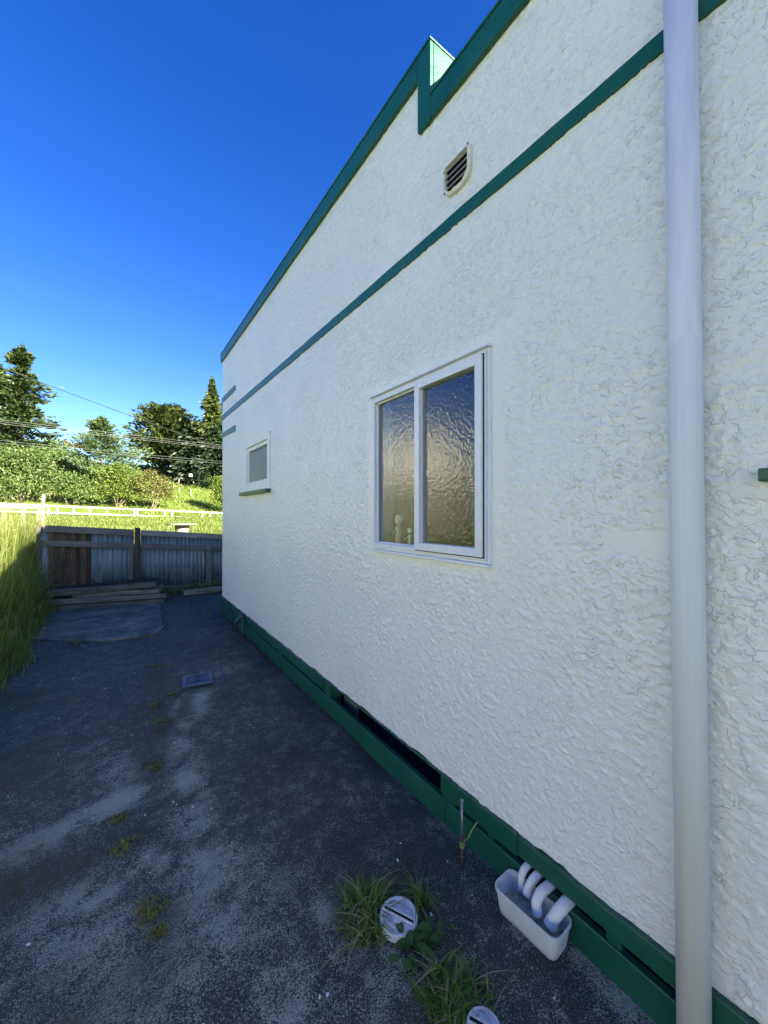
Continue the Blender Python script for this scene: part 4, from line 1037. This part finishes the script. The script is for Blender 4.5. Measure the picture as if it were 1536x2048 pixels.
# lit stub of fence and red flower at its left end
# ------------------------------------------------------------------ planks
def beam(name, a, b, h, t, label, m='plank', cat='plank', group='old planks heaped by the fence', roll=0, seed=0):
    a, b = Vector(a), Vector(b); L = (b-a).length; q = random.Random(seed); n = 8; mb = MB(); vs = []
    for i in range(n+1):
        x = L*(i/n-.5); j = [q.uniform(-.004, .004) for _ in range(4)]; sag = q.uniform(-.002, .002)
        vs += [(x+(q.uniform(-.012, .012) if i in (0, n) else 0), -t/2+j[0], -h/2+sag+j[1]), (x, t/2+j[1], -h/2+sag+j[2]), (x, t/2+j[2], h/2+sag+j[3]), (x+(q.uniform(-.012, .012) if i in (0, n) else 0), -t/2+j[3], h/2+sag+j[0])]
    fs = [(4*i+k, 4*i+(k+1) % 4, 4*(i+1)+(k+1) % 4, 4*(i+1)+k) for i in range(n) for k in range(4)]+[(0, 1, 2, 3), (4*n+3, 4*n+2, 4*n+1, 4*n)]
    mb.add(vs, fs)
    o = recalc(mb.build(name, M[m], bevel=.006))
    d = (b-a).normalized(); z_ = Vector((0, 0, 1)); yv = z_.cross(d).normalized(); zv = d.cross(yv)
    Rm = Matrix((d, yv, zv)).transposed().to_4x4() @ Matrix.Rotation(roll, 4, 'X')
    o.matrix_world = Matrix.Translation((a+b)/2) @ Rm
    return tag(o, label, cat, group)
def pl(xa, ya, Ya, xb, yb_, Yb): return YP(xa, ya, Ya), YP(xb, yb_, Yb)
a, b = pl(84, 1216, 8.25, 330, 1206, 7.83); a.z = .044; b.z = .040
beam('plank', a, b, .078, .13, 'bottom dark plank of the heap, flat on the slab', 'plank2', seed=1)
a, b = pl(88, 1205, 8.25, 333, 1193, 7.82); a.z = .140; b.z = .128
beam('plank', a, b, .078, .10, 'long pale-edged plank second from the bottom of the heap', 'plank', seed=2)
a, b = pl(150, 1196, 8.28, 320, 1182, 7.92); a.z = .205; b.z = .215
beam('plank', a, b, .066, .14, 'plank third from the bottom with a split grey face', 'plank', seed=3)
a, b = pl(80, 1189, 8.30, 315, 1168, 7.95); a.z = .272; b.z = .318
beam('plank', a, b, .095, .12, 'thick sloping dark plank on top of the heap', 'plank2', seed=4)
a, b = pl(84, 1185, 8.50, 313, 1159, 8.17); a.z = .300; b.z = .375
beam('plank', a, b, .050, .17, 'thin black plank lying behind the top one', 'fence_dark', seed=5)
a, b = pl(160, 1192, 8.45, 328, 1175, 8.15); a.z = .165; b.z = .225
beam('plank', a, b, .075, .10, 'plank whose end sticks out behind the right of the heap', 'plank', seed=6)
a, b = pl(200, 1206, 8.30, 343, 1199, 8.02); a.z = .045; b.z = .045
beam('plank', a, b, .08, .10, 'low plank end poking furthest right under the heap', 'plank2', seed=7)
a, b = G(367, 1192), G(470, 1188); a.z = b.z = .06
b.y = a.y+.05
beam('timber_log', a, b, .095, .10, 'single round-edged timber lying by the house corner', 'plank', 'timber', None, seed=8)

# ------------------------------------------------------------------ left-hand odds and ends behind the long grass
def fence_line(name, label, posts, rails, m='grey_timber', ps=.09, rs=(.04, .10), group=None, cat='fence', front=-1):
    """posts: list of (base point, height); rails: list of heights along the posts"""
    e = empty(name, posts[0][0], label, cat, group)
    for p, h in posts:
        mb = MB(); mb.bx(p.x-ps/2, p.x+ps/2, p.y-ps/2, p.y+ps/2, p.z-.3, p.z+h); mb.build('post', M[m], e, bevel=.008)
    for f in rails:
        mb = MB()
        for (p, h), (p2, h2) in zip(posts[:-1], posts[1:]):
            a = p+Vector((0, front*(ps/2+rs[0]/2), h*f)); b = p2+Vector((0, front*(ps/2+rs[0]/2), h2*f))
            mb.hexa([a+Vector((0, -rs[0]/2, -rs[1])), b+Vector((0, -rs[0]/2, -rs[1])), b+Vector((0, rs[0]/2, -rs[1])), a+Vector((0, rs[0]/2, -rs[1])), a+Vector((0, -rs[0]/2, 0)), b+Vector((0, -rs[0]/2, 0)), b+Vector((0, rs[0]/2, 0)), a+Vector((0, rs[0]/2, 0))])
        mb.build('rail', M[m], e)
    return e
def on_ground(px, y):
    p = YP(px, 1000, y); return Vector((p.x, y, TZ(p.x, y)))
ps_ = []
for px in (-120, -40, 8, 46, 78):
    p = on_ground(px, 14.0+px*.004); top = YP(px, 1007, p.y).z; ps_.append((p, top-p.z))
fence_line('rail_fence', 'weathered two-rail timber fence behind the long grass', ps_, (.97, .55), 'grey_timber', .08)
p = on_ground(83, 13.2); tp_ = YP(87, 988, 13.2)
mb = MB(); mb.tube([p, p.lerp(tp_, .5), tp_], [.036, .034, .034], 10)
tag(mb.build('leaning_post', M['cream_rail'], origin=p), 'white leaning post above the left end of the fence', 'post')
p = YP(82, 1052, 9.3); pz = Vector((p.x, p.y, TZ(p.x, p.y))); fl = empty('red_flower', pz, 'red bloom on a stalk at the left end of the fence', 'flower')
mb = MB(); mb.tube([pz, pz.lerp(p, .6)+Vector((.01, 0, 0)), p], .005, 6); mb.build('stem', M['weed'], fl)
mb = MB()
for i in range(16): leaf_mesh(mb, p+Vector((random.uniform(-.015, .015), random.uniform(-.02, .02), random.uniform(-.05, .09))), random.uniform(0, 6.28), .04, .035, random.uniform(.1, 1.2))
mb.build('petals', M['red'], fl)
mb = MB()
for i in range(14): leaf_mesh(mb, pz.lerp(p, random.uniform(.4, .95)), random.uniform(0, 6.28), .09, .04, random.uniform(-.2, .7))
mb.build('leaves', M['weed'], fl)

# ------------------------------------------------------------------ cable-reel table on the lawn
tcn = on_ground(364, 15.0); tz = YP(364, 1047, 15.0).z
tb = empty('reel_table', tcn, 'round wooden cable-reel table on the sunlit lawn', 'table')
mb = MB(); mb.lathe([(.46, tz-.045), (.47, tz-.04), (.47, tz-.005), (.46, tz)], (tcn.x, tcn.y, 0), 28); mb.build('table_top', M['grey_timber'], tb)
mb = MB(); mb.lathe([(.22, tcn.z), (.22, tz-.0455)], (tcn.x, tcn.y, 0), 14); mb.build('drum', M['grey_timber'], tb)
mb = MB(); mb.lathe([(.46, tcn.z-.02), (.46, tcn.z+.03)], (tcn.x, tcn.y, 0), 28); mb.build('bottom_disc', M['grey_timber'], tb)

# ------------------------------------------------------------------ road rails
def rail_run(name, label, pxs, Y0, topy, h, rails=(.97, .40)):
    ps = []
    for px in pxs:
        u = (px-768)/F; y = Y0; p = YP(px, 1000, y); z = TZ(p.x, y)
        top = YP(px, topy(px), y).z; ps.append((Vector((p.x, y, top-h)), h))
    return fence_line(name, label, ps, rails, 'cream_rail', .17, (.06, .14), cat='fence')
rail_run('road_rail', 'cream two-rail barrier along the near side of the road', (-90, 10, 97, 180, 274, 344, 405, 470, 540), 46.0, lambda px: 1009+(px-95)*15/348, 1.10)
rail_run('road_rail', 'pale two-rail barrier on the far side of the road', (-40, 50, 115, 147, 214, 268, 330, 420, 520), 58.5, lambda px: 1009.5+(px-95)*15/348, .80, (.97,))

# ------------------------------------------------------------------ trees and shrubs
def cards(points, size, jit=.35, flat=0.0, align=None):
    """leaf-sized quads at points, random orientation; align = direction array the long axis follows"""
    N = len(points); a = rng.standard_normal((N, 3)); 
    if align is not None: a = align+a*.35
    a /= np.linalg.norm(a, axis=1, keepdims=True)
    b = rng.standard_normal((N, 3)); b[:, 2] *= (1-flat); b -= a*(a*b).sum(1, keepdims=True); b /= np.linalg.norm(b, axis=1, keepdims=True)
    s = (size*U(1-jit, 1+jit, N))[:, None] if np.isscalar(size) else (size*U(1-jit, 1+jit, N))[:, None]
    el = 1.0 if align is None else 1.9
    V = np.stack([points-a*s*.5*el, points+b*s*.32, points+a*s*.5*el, points-b*s*.32], 1).reshape(-1, 3)
    Fq = np.arange(4*N).reshape(N, 4)
    return V, Fq
def tree_root(name, px, y, label, cat='tree', group=None):
    p = on_ground(px, y); return empty(name, p, label, cat, group), p
def trunk(e, p, h, r, m='bark', lean=(0, 0), limbs=0, lr=0):
    mb = MB(); pts = [p+Vector((lean[0]*t*t, lean[1]*t*t, h*t-.3)) for t in np.linspace(0, 1, 6)]
    mb.tube(pts, [r*(1.25-1.1*t) for t in np.linspace(0, 1, 6)], 8)
    for i in range(limbs):
        t = random.uniform(.25, .8); q = p+Vector((lean[0]*t*t, lean[1]*t*t, h*t)); a = random.uniform(0, 6.28)
        mb.tube([q, q+Vector((math.cos(a)*lr*.5, math.sin(a)*lr*.5, lr*.25)), q+Vector((math.cos(a)*lr, math.sin(a)*lr, lr*.6))], [r*.4, r*.28, r*.1], 6)
    return mb.build('trunk', M[m], e, smooth=True)
def conifer(name, px, y, topy, rad, label, m, n=240, prof=lambda h: 1-h, droop=.25, size=.3, h0=.06, sweep=0.0, per=26, spread=.16, lean=0, group='conifers beyond the road', asym=None):
    e, p = tree_root(name, px, y, label, 'tree', group); H = YP(px, topy, y).z-p.z
    trunk(e, p, H*.93, H*.018)
    hs_ = U(h0, 1, n)**.9; az = U(0, 6.283, n); L = rad*np.array([prof(h) for h in hs_])*U(.55, 1.12, n)+.15
    if asym is not None: L = L*asym(az, hs_)
    s = U(.12, 1.0, (n, per))**.75
    dirx, diry = np.cos(az)[:, None], np.sin(az)[:, None]; d = s*L[:, None]
    jit = spread*(.3+s)*L[:, None].clip(.6, 3)
    X = p.x+dirx*d+rng.standard_normal((n, per))*jit; Yv = p.y+diry*d+rng.standard_normal((n, per))*jit
    Z = p.z+hs_[:, None]*H*.97+(sweep*d-droop*d*s)+rng.standard_normal((n, per))*jit*.55
    P = np.stack([X, Yv, Z], -1).reshape(-1, 3)
    al = np.stack([np.broadcast_to(dirx, s.shape), np.broadcast_to(diry, s.shape), np.full(s.shape, sweep-droop)], -1).reshape(-1, 3)
    leader = np.stack([p.x+rng.normal(0, .05*rad/3, 40), p.y+rng.normal(0, .05*rad/3, 40), p.z+H*U(.9, 1.0, 40)], -1)
    P = np.concatenate([P, leader]); al = np.concatenate([al, np.tile([[0, 0, 1.0]], (40, 1))])
    V, Fq = cards(P, size, .4, .3, al)
    o = put('crown', fast_mesh('crown', V, Fq), M[m], e); o['kind'] = 'stuff'
    return e
def broadleaf(name, px, y, lobes, label, m, size=.26, dens=30, group='shrubs beyond the road', cat='shrub', stem='pale_bark', tr=.12, fill=.5):
    """lobes: (px, py, half width px, half height px, depth offset)"""
    e, p = tree_root(name, px, y, label, cat, group); allp = []; t = None; mbz = []
    for (lx, ly, hw, hh, dy) in lobes:
        c = YP(lx, ly, y+dy); tt = (y+dy)/(C-(lx-768)/F*S); rx, rz = hw*tt/F, hh*tt/F
        nc = max(8, int(dens*rx*rz)); v = rng.standard_normal((nc, 3)); v /= np.linalg.norm(v, axis=1, keepdims=True)
        v[:, 2] = np.where(v[:, 2] < -.55, -v[:, 2], v[:, 2]); rr = U(fill, 1.04, nc)[:, None]
        cc = np.array([c.x, c.y, c.z])+v*rr*np.array([rx, rx*.85, rz])
        k = 24; cr = min(rx, rz)*.165+.07
        P = (cc[:, None, :]+rng.standard_normal((nc, k, 3))*cr*np.array([1, 1, .75])).reshape(-1, 3)
        allp.append(P); mbz.append(c)
    P = np.concatenate(allp); g = terrain(P[:, 0], P[:, 1]); P[:, 2] = np.maximum(P[:, 2], g+.1)
    V, Fq = cards(P, size, .4)
    o = put('crown', fast_mesh('crown', V, Fq), M[m], e); o['kind'] = 'stuff'
    mb = MB()
    for c in mbz:
        base_ = p+Vector((random.uniform(-.3, .3), 0, -.2)); mb.tube([base_, base_.lerp(c, .5)+Vector((random.uniform(-.3, .3), 0, .1)), c+Vector((0, 0, .3))], [tr, tr*.75, tr*.3], 7)
    mb.build('trunk', M[stem], e, smooth=True)
    return e
# tall conifers
conifer('pine_tree', 42, 84, 690, 7.2, 'tallest ragged dark pine at the left edge of the picture', 'pine', 300, lambda h: (1-h)**.62*(.75+.35*math.sin(h*21)), .05, .50, .08, .10, 30, .15)
conifer('pine_tree', -8, 92, 722, 6.5, 'second dark pine cut off by the left edge of the picture', 'pine', 240, lambda h: (1-h)**.6*(.8+.3*math.sin(h*17)), .05, .5, .08, .08, 30, .15)
conifer('cypress_tree', 424, 84, 752, 6.6, 'tall pointed cypress touching the house corner', 'cypress', 300, lambda h: (1-h)**.95*(.9+.15*math.sin(h*26)), .55, .42, .40, .25, 30, .13)
conifer('cypress_tree', 466, 92, 775, 8.0, 'dark cypress half hidden behind the house corner', 'darkcyp', 240, lambda h: (1-h)**.7, .4, .5, .05, .2, 28, .16)
conifer('cypress_tree', 398, 86, 842, 6.6, 'low dark cypress filling the gap beside the pointed one', 'darkcyp', 300, lambda h: (1-h)**.45, .4, .5, .04, .15, 28, .2)
conifer('cypress_tree', 440, 82, 848, 6.6, 'dark bushy cypress under the tall pointed one', 'darkcyp', 320, lambda h: (1-h)**.4, .4, .5, .03, .15, 28, .2)
conifer('macrocarpa_tree', 330, 96, 812, 10.0, 'broad spiky dark macrocarpa left of the pointed cypress', 'maccy', 380, lambda h: (1-h)**.5*(1.0 if h > .2 else .75), -.12, .55, .03, .34, 34, .10)
conifer('macrocarpa_tree', 362, 104, 840, 6.5, 'rounder macrocarpa between the spiky one and the cypress', 'maccy', 260, lambda h: (1-h)**.5, -.05, .55, .10, .25, 30, .14)
conifer('feathery_tree', 203, 75, 832, 9.2, 'slender feathery pale green tree in the middle of the row', 'feather', 300, lambda h: (1-h)**.95*(.85+.25*math.sin(h*23)), -.05, .30, .10, .38, 30, .13, group='trees beyond the road')
broadleaf('leafy_tree', 112, 88, [(105, 905, 26, 32, 0), (125, 925, 24, 28, -1), (88, 935, 26, 30, 1), (140, 945, 22, 26, 0)], 'mid green leafy tree showing behind the big left shrub', 'shrub_a', .40, 9, 'trees beyond the road', 'tree')
broadleaf('leafy_tree', 168, 82, [(160, 935, 22, 26, 0), (178, 955, 22, 26, 0), (245, 960, 22, 28, 1)], 'rounded dark leafy tree at the foot of the feathery tree', 'feather', .36, 11, 'trees beyond the road', 'tree')
# shrubs along the far side of the road
broadleaf('leafy_shrub', 40, 66, [(20, 940, 38, 42, 0), (62, 935, 38, 40, -.5), (40, 975, 50, 36, -1), (88, 962, 34, 38, -.6), (-20, 950, 36, 46, 0)], 'big pale-leaved shrub at the left end of the shrub row', 'shrub_a', .26, 17)
broadleaf('leafy_shrub', 140, 65, [(128, 975, 30, 30, 0), (155, 980, 28, 28, -.6), (172, 992, 18, 20, -.8)], 'bright green rounded shrub next to the big left shrub', 'shrub_a', .23, 22)
broadleaf('leafy_shrub', 232, 65, [(212, 965, 26, 34, 0), (238, 962, 26, 34, -.4), (262, 972, 26, 34, 0), (225, 988, 34, 24, -.6), (268, 992, 22, 20, -.6)], 'yellow-green shrub in the middle of the shrub row', 'shrub_b', .23, 22)
broadleaf('leafy_tree', 302, 63, [(300, 965, 24, 22, 0), (322, 978, 22, 22, -.3), (305, 988, 22, 18, -.5), (330, 992, 14, 14, 0)], 'small bronze-tinted tree with bare forked stems', 'shrub_c', .22, 20, 'shrubs beyond the road', 'tree', 'pale_bark', .08)
broadleaf('leafy_shrub', 446, 62, [(440, 972, 20, 20, 0), (452, 990, 24, 22, 0), (448, 1005, 20, 18, -.3)], 'leafy shrub peeping past the house corner', 'shrub_b', .24, 22)
for px, py, lab in ((128, 889, 'brown scrub bush on the skyline at the left'), (146, 893, 'middle brown scrub bush on the skyline'), (160, 897, 'right-hand brown scrub bush on the skyline')):
    broadleaf('scrub_bush', px, 170, [(px, py, 11, 7, 0)], lab, 'bracken', .7, 3, 'scrub bushes on the skyline')
# things on the hillside
def hill_point(px, py):
    y = 60.0
    while y < 300:
        p = YP(px, py, y)
        if p.z <= TZ(p.x, y): return Vector((p.x, y, TZ(p.x, y)))
        y += .1
    return YP(px, py, 120)
p = hill_point(367, 970); sh = empty('wooden_trestle', p, 'small pale wooden trestle on the green slope', 'trestle')
s_ = p.y/60
for dx in (-.62, .5):
    mb = MB(); mb.hexa([p+Vector((dx*s_-.06*s_, -.06, -.2)), p+Vector((dx*s_+.06*s_, -.06, -.2)), p+Vector((dx*s_+.06*s_, .06, -.2)), p+Vector((dx*s_-.06*s_, .06, -.2)), p+Vector((dx*s_*.95-.06*s_+.06, -.06, .85*s_)), p+Vector((dx*s_*.95+.06*s_+.06, -.06, .85*s_)), p+Vector((dx*s_*.95+.06*s_+.06, .06, .85*s_)), p+Vector((dx*s_*.95-.06*s_+.06, .06, .85*s_))]); mb.build('leg', M['grey_timber'], sh)
mb = MB(); mb.hexa([p+Vector(q_)*s_ for q_ in ((-.85, -.1, .95), (.85, -.1, .72), (.85, .1, .72), (-.85, .1, .95), (-.85, -.1, 1.05), (.85, -.1, .82), (.85, .1, .82), (-.85, .1, 1.05))]); mb.build('top_bar', M['grey_timber'], sh)
mb = MB(); mb.bx(p.x-.6*s_, p.x+.5*s_, p.y-.05, p.y+.05, p.z+.0, p.z+.14*s_); mb.build('stretcher', M['grey_timber'], sh)
p = hill_point(390, 974); q_ = YP(383, 951, p.y); lp = empty('leaning_pole', p, 'leaning pole with a pale box on the dark slope', 'pole')
mb = MB(); mb.tube([p-Vector((0, 0, .3)), q_], .09, 8); mb.build('shaft', M['grey_timber'], lp)
mb = MB(); mb.bx(q_.x-.45, q_.x+.1, q_.y-.2, q_.y+.2, q_.z-.25, q_.z+.35); mb.build('box', M['white_wood'], lp, bevel=.03)
for i, (px, py, h, lab) in enumerate(((338, 972, 9, 'tall thin white stake beside the bronze tree'), (348, 978, 9, 'thin white stake second from the bronze tree'), (358, 985, 10, 'thin white stake third from the bronze tree'), (382, 992, 14, 'thin leafy stake in the middle of the slope'), (352, 998, 6, 'short stake low on the slope near the bronze tree'), (404, 1007, 8, 'short white stake low on the right of the slope'))):
    p = hill_point(px, py); t = YP(px+(-1 if i % 2 else 1), py-h, p.y); mb = MB(); mb.tube([p-Vector((0, 0, .2)), t], .055, 6)
    tag(mb.build('stake', M['cream_rail'], origin=p), lab, 'stake', 'stakes on the green slope')
ps_ = []
for px, py in ((296, 948), (318, 951), (342, 953), (368, 957), (396, 962), (430, 970)):
    p = hill_point(px, py+6); ps_.append((p, max(.6, YP(px, py, p.y).z-p.z)))
fence_line('hill_fence', 'low pale boarded fence across the slope under the dark trees', ps_, (1.0, .62), 'grey_timber', .14, (.05, .28))
# tussocks on the slope
k = 5200; hy = U(60, 120, k); hx = U(-.02, .24, k)*hy; b4 = np.stack([hx, hy, terrain(hx, hy)], -1)
V, Fq = blades(b4, U(0, 6.28, k), U(.25, .7, k), U(.05, .5, k), U(.10, .22, k), U(.05, .4, k), 2)
tag(put('slope_grass', fast_mesh('slope_grass', V, Fq), M['blade']), 'rough bright green grass on the slope beyond the road', 'grass', kind='stuff')

# ------------------------------------------------------------------ overhead wires
def wire(a, b, sag, r, m, label):
    a, b = Vector(a), Vector(b); mb = MB(); pts = []
    for i in range(33):
        t = i/32; p = a.lerp(b, t); p.z -= sag*4*t*(1-t); pts.append(p)
    mb.tube(pts, r, 5); return tag(mb.build('overhead_wire', M[m], origin=a), label, 'wire', 'overhead wires')
def wl(x0, y0, x1, y1, Y0, Y1, sag, r, m, label):
    k0, k1 = -1.3, 2.3        # run on well past both sides of the view
    A, B = YP(x0, y0, Y0), YP(x1, y1, Y1); d = B-A
    wire(A+d*k0*.4, A+d*k1, sag, r, m, label)
wl(78, 755, 445, 886, 26, 26, .35, .018, 'wire_dark', 'single dark wire slanting down across the sky')
for i, (ya, yb_) in enumerate(((834, 884), (838, 888), (842, 891))):
    wl(0, ya, 445, yb_, 40, 40, .3, .005, 'wire_pale', ('uppermost', 'middle', 'lowest')[i]+' of the three bright parallel wires')
for i, (ya, yb_) in enumerate(((876, 917), (881, 921))):
    wl(0, ya, 445, yb_, 41, 41, .3, .0045, 'wire_pale', ('upper', 'lower')[i]+' of the two thin wires below the bright ones')

# ------------------------------------------------------------------ figurines on the inner sill, seen through the obscured glass
def figurine(px, s_, label, robe, head):
    y, _ = W(px, 1050); c = Vector((.050, y-.03, win['z0']+.0125)); e = empty('figurine', c, label, 'figurine', 'china figurines behind the window')
    mb = MB(); mb.lathe([(.030*s_, 0), (.034*s_, .012*s_), (.026*s_, .06*s_), (.020*s_, .10*s_), (.027*s_, .128*s_), (.011*s_, .145*s_)], c, 16); mb.build('robe', M[robe], e, smooth=True)
    mb = MB(); mb.lathe([(.008*s_, .143*s_), (.022*s_, .155*s_), (.030*s_, .178*s_), (.026*s_, .200*s_), (.010*s_, .214*s_)], c, 16); mb.build('head', M[head], e, smooth=True)
    mb = MB(); mb.tube([c+Vector((-.004, .022*s_, .12*s_)), c+Vector((-.02, .036*s_, .085*s_)), c+Vector((-.026, .018*s_, .075*s_))], [.008*s_, .008*s_, .006*s_], 8); mb.build('arm', M['fig_teal' if robe == 'fig_pink' else robe], e, smooth=True)
figurine(780, .92, 'larger pink-robed white-headed figurine behind the obscured glass', 'fig_pink', 'fig_white')
figurine(801, .56, 'small plain white figurine behind the obscured glass', 'fig_white', 'fig_white')

# ------------------------------------------------------------------ neighbour's house across the grass (gable seen in the window's reflection)
NH = Matrix.Translation((-9.4, 12.6, 0)) @ Matrix.Rotation(R(-37), 4, 'Z')   # local +X is the gable's outward normal
nh = empty('neighbour_house', (-9.4, 12.6, 0), 'beige weatherboard gable mirrored in the large window, with an added unseen bounce wing', 'house')
def nq(mb, pts): mb.add([NH @ Vector(p) for p in pts], [tuple(range(len(pts)))])
mb = MB(); gz = .0; HW = 2.0; EV = 4.3; RG = 5.9
for i in range(40):
    z_ = gz+.16*i
    if z_ > RG-.2: break
    f_ = lambda z: HW if z < EV else HW*(RG-z)/(RG-EV)
    nq(mb, [(.02, -f_(z_), z_), (.02, f_(z_), z_), (.0, f_(z_+.16), z_+.16), (.0, -f_(z_+.16), z_+.16)])
nq(mb, [(-.01, -HW, gz), (-.01, HW, gz), (-.01, HW, EV), (-.01, 0, RG), (-.01, -HW, EV)])
nq(mb, [(0, -HW, gz), (-9, -HW, gz), (-9, -HW, EV), (0, -HW, EV)]); nq(mb, [(0, HW, gz), (-9, HW, gz), (-9, HW, EV), (0, HW, EV)])
mb.build('wall', M['beige'], nh)
for sgn in (-1, 1):
    mb = MB(); nq(mb, [(.35, sgn*(HW+.35), EV-.2), (-9.3, sgn*(HW+.35), EV-.2), (-9.3, 0, RG+.08), (.35, 0, RG+.08)])
    o = mb.build('roof', M['roof'], nh); sm = o.modifiers.new('s', 'SOLIDIFY'); sm.thickness = .12
# long low wing added out of view to bounce sunlight onto the shaded wall
WX0, WX1, WY0, WY1, WZ = -14.0, -7.6, -12.0, 4.2, 3.0
mb = MB()
for i in range(19):
    z_ = .0+.16*i; mb.add([(WX1+.02, WY0, z_), (WX1+.02, WY1, z_), (WX1, WY1, z_+.16), (WX1, WY0, z_+.16)], [(0, 1, 2, 3)])
mb.add([(WX1, WY1, 0), (WX0, WY1, 0), (WX0, WY1, WZ), (WX1, WY1, WZ)], [(0, 1, 2, 3)]); mb.add([(WX1, WY0, 0), (WX0, WY0, 0), (WX0, WY0, WZ), (WX1, WY0, WZ)], [(0, 1, 2, 3)])
mb.build('bounce_wing_wall', M['beige'], nh)
mb = MB(); mb.add([(WX1+.3, WY0-.3, WZ-.05), (WX1+.3, WY1+.3, WZ-.05), ((WX0+WX1)/2, WY1+.3, WZ+1.1), ((WX0+WX1)/2, WY0-.3, WZ+1.1), (WX0-.3, WY1+.3, WZ-.05), (WX0-.3, WY0-.3, WZ-.05)], [(0, 1, 2, 3), (3, 2, 4, 5)])
o = mb.build('bounce_wing_roof', M['roof'], nh); sm = o.modifiers.new('s', 'SOLIDIFY'); sm.thickness = .1
# clipped hedge in front of it
hp = Vector((-6.9, 9.6, TZ(-6.9, 9.6))); he = empty('hedge', hp, 'green hedge mirrored low in the large window', 'hedge')
k = 9000; hl = np.stack([U(-.45, .45, k), U(-4.2, 4.2, k), U(.0, 2.0, k)], -1)
side = rng.integers(0, 3, k); hl[side == 0, 0] = .45*np.sign(hl[side == 0, 0]); hl[side == 1, 2] = 2.0; hl += rng.normal(0, .06, (k, 3))
cr, sr = math.cos(R(-37)), math.sin(R(-37))
Pw = np.stack([hp.x+hl[:, 0]*cr-hl[:, 1]*sr, hp.y+hl[:, 0]*sr+hl[:, 1]*cr, hp.z+hl[:, 2]], -1)
V, Fq = cards(Pw, .13, .4); o = put('foliage', fast_mesh('foliage', V, Fq), M['shrub_b'], he); o['kind'] = 'stuff'
